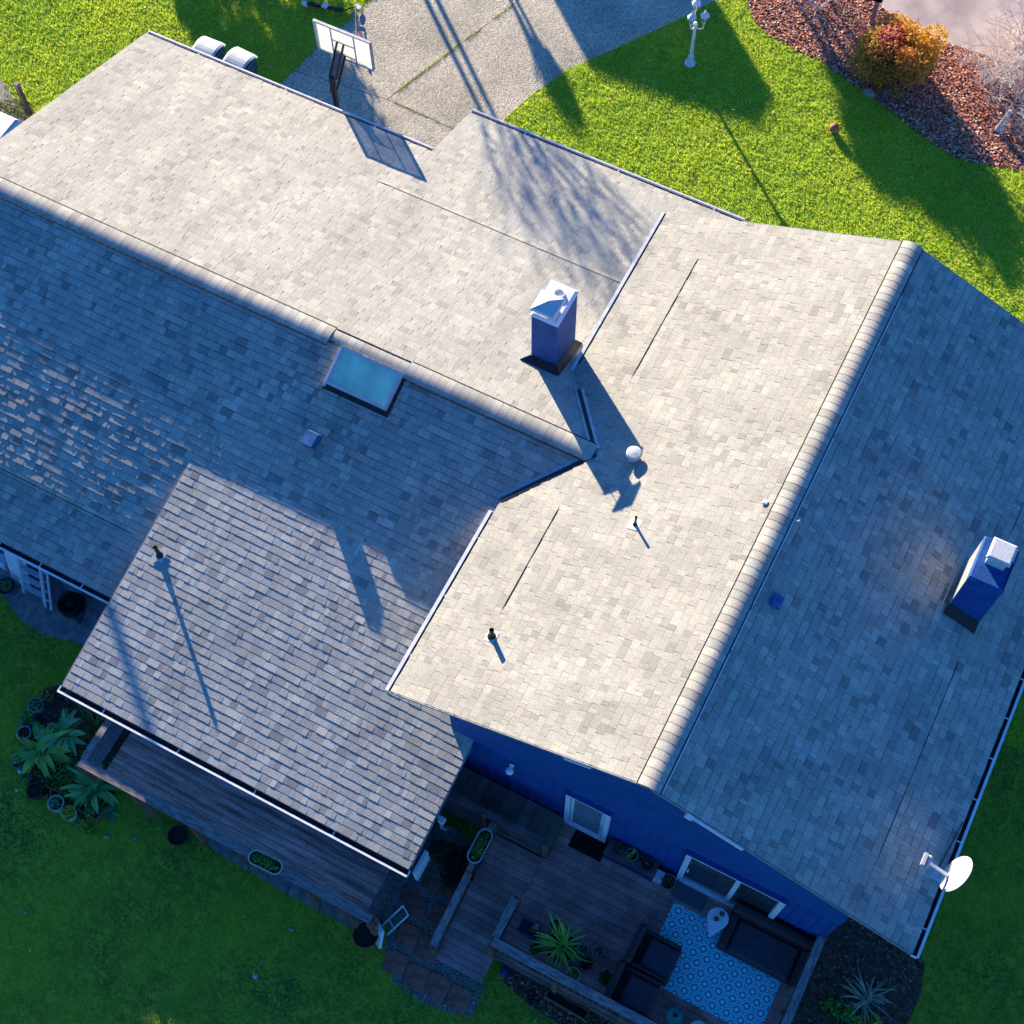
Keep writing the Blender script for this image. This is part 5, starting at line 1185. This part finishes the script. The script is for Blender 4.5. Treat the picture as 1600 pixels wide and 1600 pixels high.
# posts in the mulch bed
mp_ = thing('post_box', 'weathered post with a blue grey letter box at the street edge of the mulch', 'letter box', (-4.36, 26.5, 0)); b = MB(); b.box(-4.41, -4.31, 26.45, 26.55, 0, .82); b.build('post', M['wood_grey'], mp_)
b = MB(); b.box(-4.48, -4.24, 26.36, 26.66, .822, .92); b.lathe((-4.36, 26.36, .92), [(.12, 0), (.12, .30)], 16, axis=V((0, 1, 0)), sy=.8); b.build('box', M['slate_pot'], mp_)
b = MB(); b.beam((-3.26, 24.36, .0), (-3.24, 24.36, .42), .08, .05, up=(0, 1, 0)); tag(b.build('marker_stake', M['slate_pot']), 'small blue grey stake beside the boulder under the orange shrub', 'stake')
b = MB(); b.hexa([(-.66, 24.72, 0), (-.46, 24.74, 0), (-.46, 24.80, 0), (-.66, 24.78, 0), (-.53, 24.90, .58), (-.47, 24.90, .58), (-.47, 24.94, .58), (-.53, 24.94, .58)]); tag(b.build('wooden_marker', M['pale_bark']), 'pale tapered wooden board standing in the leaves', 'marker')

# fence post and white trailer roof beyond the garage gable
fp = thing('fence_post', 'dark fence post with a cap by the garage gable', 'post', (-20.86, 15.05, 0)); b = MB(); b.box(-20.91, -20.81, 15.0, 15.1, 0, .95); b.build('post', M['wood_dull'], fp); b = MB(); b.rbox(-20.93, -20.79, 14.98, 15.12, .951, 1.0, .03); b.build('cap', M['wood_grey'], fp)
tr = thing('trailer', 'white box trailer parked beside the garage gable', 'trailer', (-20.9, 12.9, 0)); b = MB(); b.rbox(-22.6, -19.75, 11.4, 13.92, .45, 1.6, .05); b.build('body', M['white'], tr)
for x in (-21.8, -20.8):
    b = MB(); b.lathe((x, 13.93, .32), [(.001, -.1), (.30, -.1), (.32, 0), (.30, .08), (.001, .08)], 20, axis=V((0, 1, 0))); b.build('wheel', M['black'], tr)
plant('leafy_perennial', 'scrubby weed clump at the foot of the dark fence post', (-21.2, 15.0, 0), lambda b, p: clump(b, p, .5, .3, .3, 400, .04, [(.12, .18, .04), (.2, .2, .08)], 41, True))

# satellite dish
dp = thing('satellite_dish', 'white satellite dish with a three eyed feed arm at the eave corner', 'satellite dish', (3.62, 6.93, 3.86)); c = V((3.70, 6.88, 4.50)); ax_ = V((-.90, .10, .40)).normalized()
b = MB(); b.lathe(c - ax_ * .02, [(.33 * k / 6, .055 * (k / 6) ** 2) for k in range(0, 7)] + [(.34, .05), (.33, .04)] + [(.33 * k / 6, .055 * (k / 6) ** 2 - .014) for k in range(5, -1, -1)], 30, sx=.94, axis=ax_, cap=False); b.build('reflector', M['dish'], dp, True)
fe = V((3.16, 6.84, 4.60))
b = MB(); b.beam(c - ax_ * .05 + V((0, 0, -.26)), fe + V((.08, 0, -.03)), .045, .035); b.build('feed_arm', M['white_trim'], dp)
b = MB(); b.beam(fe + V((0, -.10, .01)), fe + V((0, .10, .01)), .05, .10); 
for k in (-1, 0, 1): b.lathe(fe + V((.04, k * .075, .0)), [(.02, 0), (.035, .03), (.03, .06)], 12, axis=V((.9, 0, -.3)))
b.build('feed_horn', M['dish'], dp)
b = MB(); b.tube([(3.56, 6.93, 3.86), (3.60, 6.93, 4.12), c - ax_ * .06], .026, 10); b.rbox(3.42, 3.62, 6.84, 7.02, 3.885, 3.91, .005); b.beam((3.45, 6.93, 3.9), (3.60, 6.93, 4.15), .02, .02); b.build('mast', M['galv'], dp)
b = MB(); b.tube([(3.58, 6.95, 4.05), (3.50, 7.05, 3.95), (3.54, 7.3, 3.885), (3.60, 7.9, 3.86)], .009, 5); b.build('cable', M['black'], dp)

# ------------------------------------------------------------------ shrubs and trees in view
def branchy(mb, p, dr, L, rad, depth, rn, spread=.6, up=.1, kids_=(2, 3), shrink=.72):
    q = p; pts = [q]; dd = V(dr).normalized()
    for i in range(3):
        dd = (dd + V((rn.gauss(0, .12), rn.gauss(0, .12), rn.gauss(0, .08) + up * .2))).normalized(); q = q + dd * L / 3; pts.append(q)
    mb.tube(pts, [rad, rad * .9, rad * .8, rad * .68], 5 if rad < .02 else 8, cap=False)
    if depth:
        for k in range(rn.randint(*kids_)):
            nd_ = (dd + V((rn.gauss(0, spread), rn.gauss(0, spread), rn.gauss(0, spread * .6) + up))).normalized()
            branchy(mb, pts[-1] if k == 0 else pts[rn.choice((2, 3))], nd_, L * shrink * rn.uniform(.8, 1.15), rad * .62, depth - 1, rn, spread, up, kids_, shrink)
os_ = thing('orange_shrub', 'rounded shrub in orange, gold and crimson autumn leaf beside the lawn edge', 'shrub', (-3.35, 25.15, 0))
b = MB(); rn = random.Random(3)
for k in range(7): branchy(b, V((-3.35 + rn.uniform(-.1, .1), 25.15 + rn.uniform(-.1, .1), 0)), (rn.gauss(0, .5), rn.gauss(0, .5), 1), .6, .03, 2, rn)
b.build('branches', M['bark'], os_)
b = MB(); rn = random.Random(5)
lobes = [(rn.uniform(-.62, .62), rn.uniform(-.50, .50), rn.uniform(.30, 1.2), rn.uniform(.26, .44)) for _ in range(44)] + [(.0, 0, .9, .55)]
gold = [(.75, .42, .05), (.82, .50, .10), (.66, .34, .04)]; orange = [(.72, .26, .06), (.78, .34, .10), (.62, .20, .05)]; red = [(.50, .06, .06), (.60, .14, .10), (.75, .36, .24)]; olive = [(.50, .32, .05), (.44, .24, .05), (.54, .30, .07)]
for lx_, ly_, lz_, lr in lobes:
    for _ in range(520):
        v_ = V((rn.gauss(0, 1), rn.gauss(0, 1), rn.gauss(0, 1))).normalized() * lr * rn.uniform(.72, 1.04); q = V((-3.35 + lx_, 25.15 + ly_, lz_)) + v_
        if q.z < .12: continue
        e = (q.x + 3.35) * .9 + (q.y - 25.15) * .9 + (q.z - .8) * .5 + rn.gauss(0, .22)
        pal = gold if e > .30 else (orange if e > -.05 else olive)
        if V((q.x + 3.62, q.y - 25.02, (q.z - 1.15) * .6)).length < .33 + rn.uniform(-.1, .08): pal = red
        a = V((rn.gauss(0, 1), rn.gauss(0, 1), rn.gauss(0, .7))).normalized(); c_ = a.cross(V((rn.gauss(0, 1), rn.gauss(0, 1), rn.gauss(0, 1)))).normalized(); s = rn.uniform(.026, .046)
        b.add([q - a * s, q - c_ * s * .6, q + a * s, q + c_ * s * .6], [(0, 1, 2, 3)], shade(rn.choice(pal), rn.uniform(.8, 1.2)))
b.build('crown', M['autumn'], os_)
for i, (x, y, s, sd2, lab) in enumerate([(-.35, 25.75, 1.0, 1, 'pale bare twiggy shrub in the leaves nearest to the tapered board'), (-.85, 27.2, 1.1, 2, 'pale bare twiggy shrub spreading over the street kerb'), (.75, 26.4, 1.1, 3, 'pale bare twiggy shrub furthest right in the mulch bed'), (-1.25, 26.0, .8, 4, 'low pale bare shrub closest to the orange shrub')]):
    o = thing('bare_shrub', lab, 'shrub', (x, y, 0), 'pale bare shrubs along the street'); b = MB(); rn = random.Random(40 + sd2)
    for k in range(16): branchy(b, V((x + rn.gauss(0, .12), y + rn.gauss(0, .12), 0)), (rn.gauss(0, .9), rn.gauss(0, .9), .7), .48 * s, .019, 4, rn, .85, .02, (2, 3), .80)
    b.build('branches', M['pale_bark'], o)
o = thing('bare_shrub', 'small grey leafless shrub at the top of the mulch bed near the letter box', 'shrub', (-5.62, 26.35, 0)); b = MB(); rn = random.Random(77)
for k in range(7): branchy(b, V((-5.62 + rn.gauss(0, .06), 26.35 + rn.gauss(0, .06), 0)), (rn.gauss(0, .5), rn.gauss(0, .5), 1), .42, .014, 3, rn, .5, .1)
b.build('branches', M['pale_bark'], o)

# ------------------------------------------------------------------ trees and sheds outside the picture whose shade falls into it
PU = V((math.cos(math.radians(SUN_AZ)), math.sin(math.radians(SUN_AZ)), 0))
def wt(w, t, z=0): return PU * w - SUNH * t + V((0, 0, z))
TE = math.tan(math.radians(SUN_EL))
def leafy(name, label, base, zc, rx, rz, n, s, seed, cols=GREEN, trunk=.08, dens=.2):
    o = thing(name, label, 'tree', tuple(base)); rn = random.Random(seed); b = MB(); B = V(base)
    b.tube([B, B + V((.03, 0, zc * .5)), B + V((0, .02, zc))], [trunk, trunk * .85, trunk * .6], 8)
    for k in range(7): branchy(b, B + V((0, 0, zc * rn.uniform(.6, 1.0))), (rn.gauss(0, 1), rn.gauss(0, 1), .5), rx * .5, trunk * .35, 2, rn)
    b.build('trunk', M['bark'], o); b = MB()
    lob = []
    for _ in range(26):
        while True:
            q = V((rn.uniform(-1, 1), rn.uniform(-1, 1), rn.uniform(-1, 1)))
            if q.length < 1: break
        lob.append((B + V((q.x * rx * .8, q.y * rx * .8, zc + q.z * rz * .8)), rx * rn.uniform(.22, .4)))
    for i in range(n):
        c_, lr = rn.choice(lob); v_ = V((rn.gauss(0, 1), rn.gauss(0, 1), rn.gauss(0, 1))).normalized() * lr * rn.uniform(.3, 1.0); v_.z *= rz / rx
        a = V((rn.gauss(0, 1), rn.gauss(0, 1), rn.gauss(0, 1))).normalized(); d_ = a.cross(V((rn.gauss(0, 1), rn.gauss(0, 1), rn.gauss(0, 1)))).normalized(); ss = s * rn.uniform(.7, 1.3); p = c_ + v_
        b.add([p - a * ss, p - d_ * ss * .6, p + a * ss, p + d_ * ss * .6], [(0, 1, 2, 3)], shade(rn.choice(cols), rn.uniform(.7, 1.2)))
    b.build('crown', M['leaf'], o); return o
def zat(dist): return dist * TE
# leafy tree by the hoop: shade on the driveway and on the lawn above the bins
leafy('small_tree', 'small leafy tree on the lawn beyond the driveway corner', wt(4.6, -33.5), zat(9.6), 1.35, .80, 3800, .075, 3)
leafy('small_tree', 'broad leafy tree beyond the lawn above the bins', wt(2.9, -38.5), zat(12.6), 1.4, .75, 4200, .075, 4)
# twin slender trunks: shade lines over the driveway and soft shade on the roof
def slender(label, w, t, ht, crown_r, crown_h, seed, trunks, rad=.075, leafn=0):
    B = wt(w, t); o = thing('bare_tree', label, 'tree', tuple(B)); rn = random.Random(seed); b = MB()
    for dx in trunks:
        q = B + PU * dx; b.tube([q, q + V((0, 0, ht * .5)), q + PU * rn.uniform(-.05, .05) + V((0, 0, ht))], [rad, rad * .8, rad * .6], 8)
        for k in range(9): branchy(b, q + V((0, 0, ht * (.84 + .02 * k))), (rn.gauss(0, .5) * PU.x, rn.gauss(0, .5) * PU.y, 1), crown_h * .45, .028, 3, rn, .45, .25, (2, 3), .75)
    b.build('trunk', M['bark'], o)
    if leafn:
        b = MB(); clump(b, B + V((0, 0, ht + crown_h * .35)), crown_r, crown_r, crown_h * .55, leafn, .05, [(.12, .12, .04)], seed); b.build('crown', M['leaf'], o)
    return o
slender('tall twin stemmed bare tree across the driveway', 7.60, -34.0, 5.0, 1.0, 3.4, 5, (-.12, .13), .075, 500)
slender('bare tree with two thin stems and a narrow crown beyond the drive', 9.45, -33.0, 2.45, .24, .7, 6, (-.09, .08), .06, 900)
# neighbouring shed: broad shade over the drive top and the lamp post
D0 = 16.0; tb = -20.6 - D0
def hh(t): return (t - tb) * TE
shd = thing('neighbour_shed', 'pitched roof shed next door beyond the driveway', 'shed', tuple(wt(11.8, tb)))
b = MB(); pr = [(10.35, 0), (14.0, 0), (14.0, hh(-19.6)), (13.3, hh(-18.95)), (11.9, hh(-20.2)), (10.35, hh(-21.9))]
n = len(pr); vs = [tuple(wt(w, tb - .0, z)) for w, z in pr] + [tuple(wt(w, tb - 3.2, z)) for w, z in pr]
b.add(vs, [tuple(range(n)), tuple(range(n, 2 * n))[::-1]] + [(k, n + k, n + (k + 1) % n, (k + 1) % n) for k in range(n)]); b.build('wall', M['wood_dull'], shd)
b = MB()
for i in (2, 3, 4): a, c_ = pr[i], pr[i + 1]; b.hexa([wt(a[0], tb + .05, a[1] + .004), wt(c_[0], tb + .05, c_[1] + .004), wt(c_[0], tb - 3.3, c_[1] + .004), wt(a[0], tb - 3.3, a[1] + .004), wt(a[0], tb + .05, a[1] + .05), wt(c_[0], tb + .05, c_[1] + .05), wt(c_[0], tb - 3.3, c_[1] + .05), wt(a[0], tb - 3.3, a[1] + .05)])
b.build('roof', M['roof_edge'], shd)
leafy('round_tree', 'dense round headed tree beyond the mulch bed', wt(15.75, -38.0), zat(20.6), .98, .66, 6500, .08, 8)
leafy('round_tree', 'smaller dense tree beside the round headed tree', wt(16.5, -38.0), zat(21.6), .75, .60, 4200, .08, 9)
leafy('round_tree', 'unseen tall dense tree added to shade the back yard', wt(-7.7, -36.0), 7.0, 2.6, 3.4, 11000, .17, 10, trunk=.2)  # row of unseen trees, added to keep sun off the back yard
leafy('round_tree', 'second unseen tall dense tree added to shade the back yard', wt(-11.5, -38.0), 6.6, 3.2, 3.8, 11000, .2, 11, trunk=.2)
leafy('round_tree', 'third unseen tall dense tree added to shade the back yard', wt(-17.0, -36.0), 6.6, 3.6, 3.8, 11000, .22, 12, trunk=.2)
up = thing('utility_pole', 'tall wooden utility pole beyond the garage gable', 'pole', tuple(wt(-3.4, -36.0))); b = MB(); B = wt(-3.4, -36.0); b.tube([B, B + V((0, 0, 9.6))], [.13, .10], 10); b.build('pole', M['bark'], up)
b = MB(); b.beam(B + V((0, 0, 9.3)) - SUNH * .8, B + V((0, 0, 9.3)) + SUNH * .8, .1, .12); b.build('crossarm', M['wood_dull'], up)
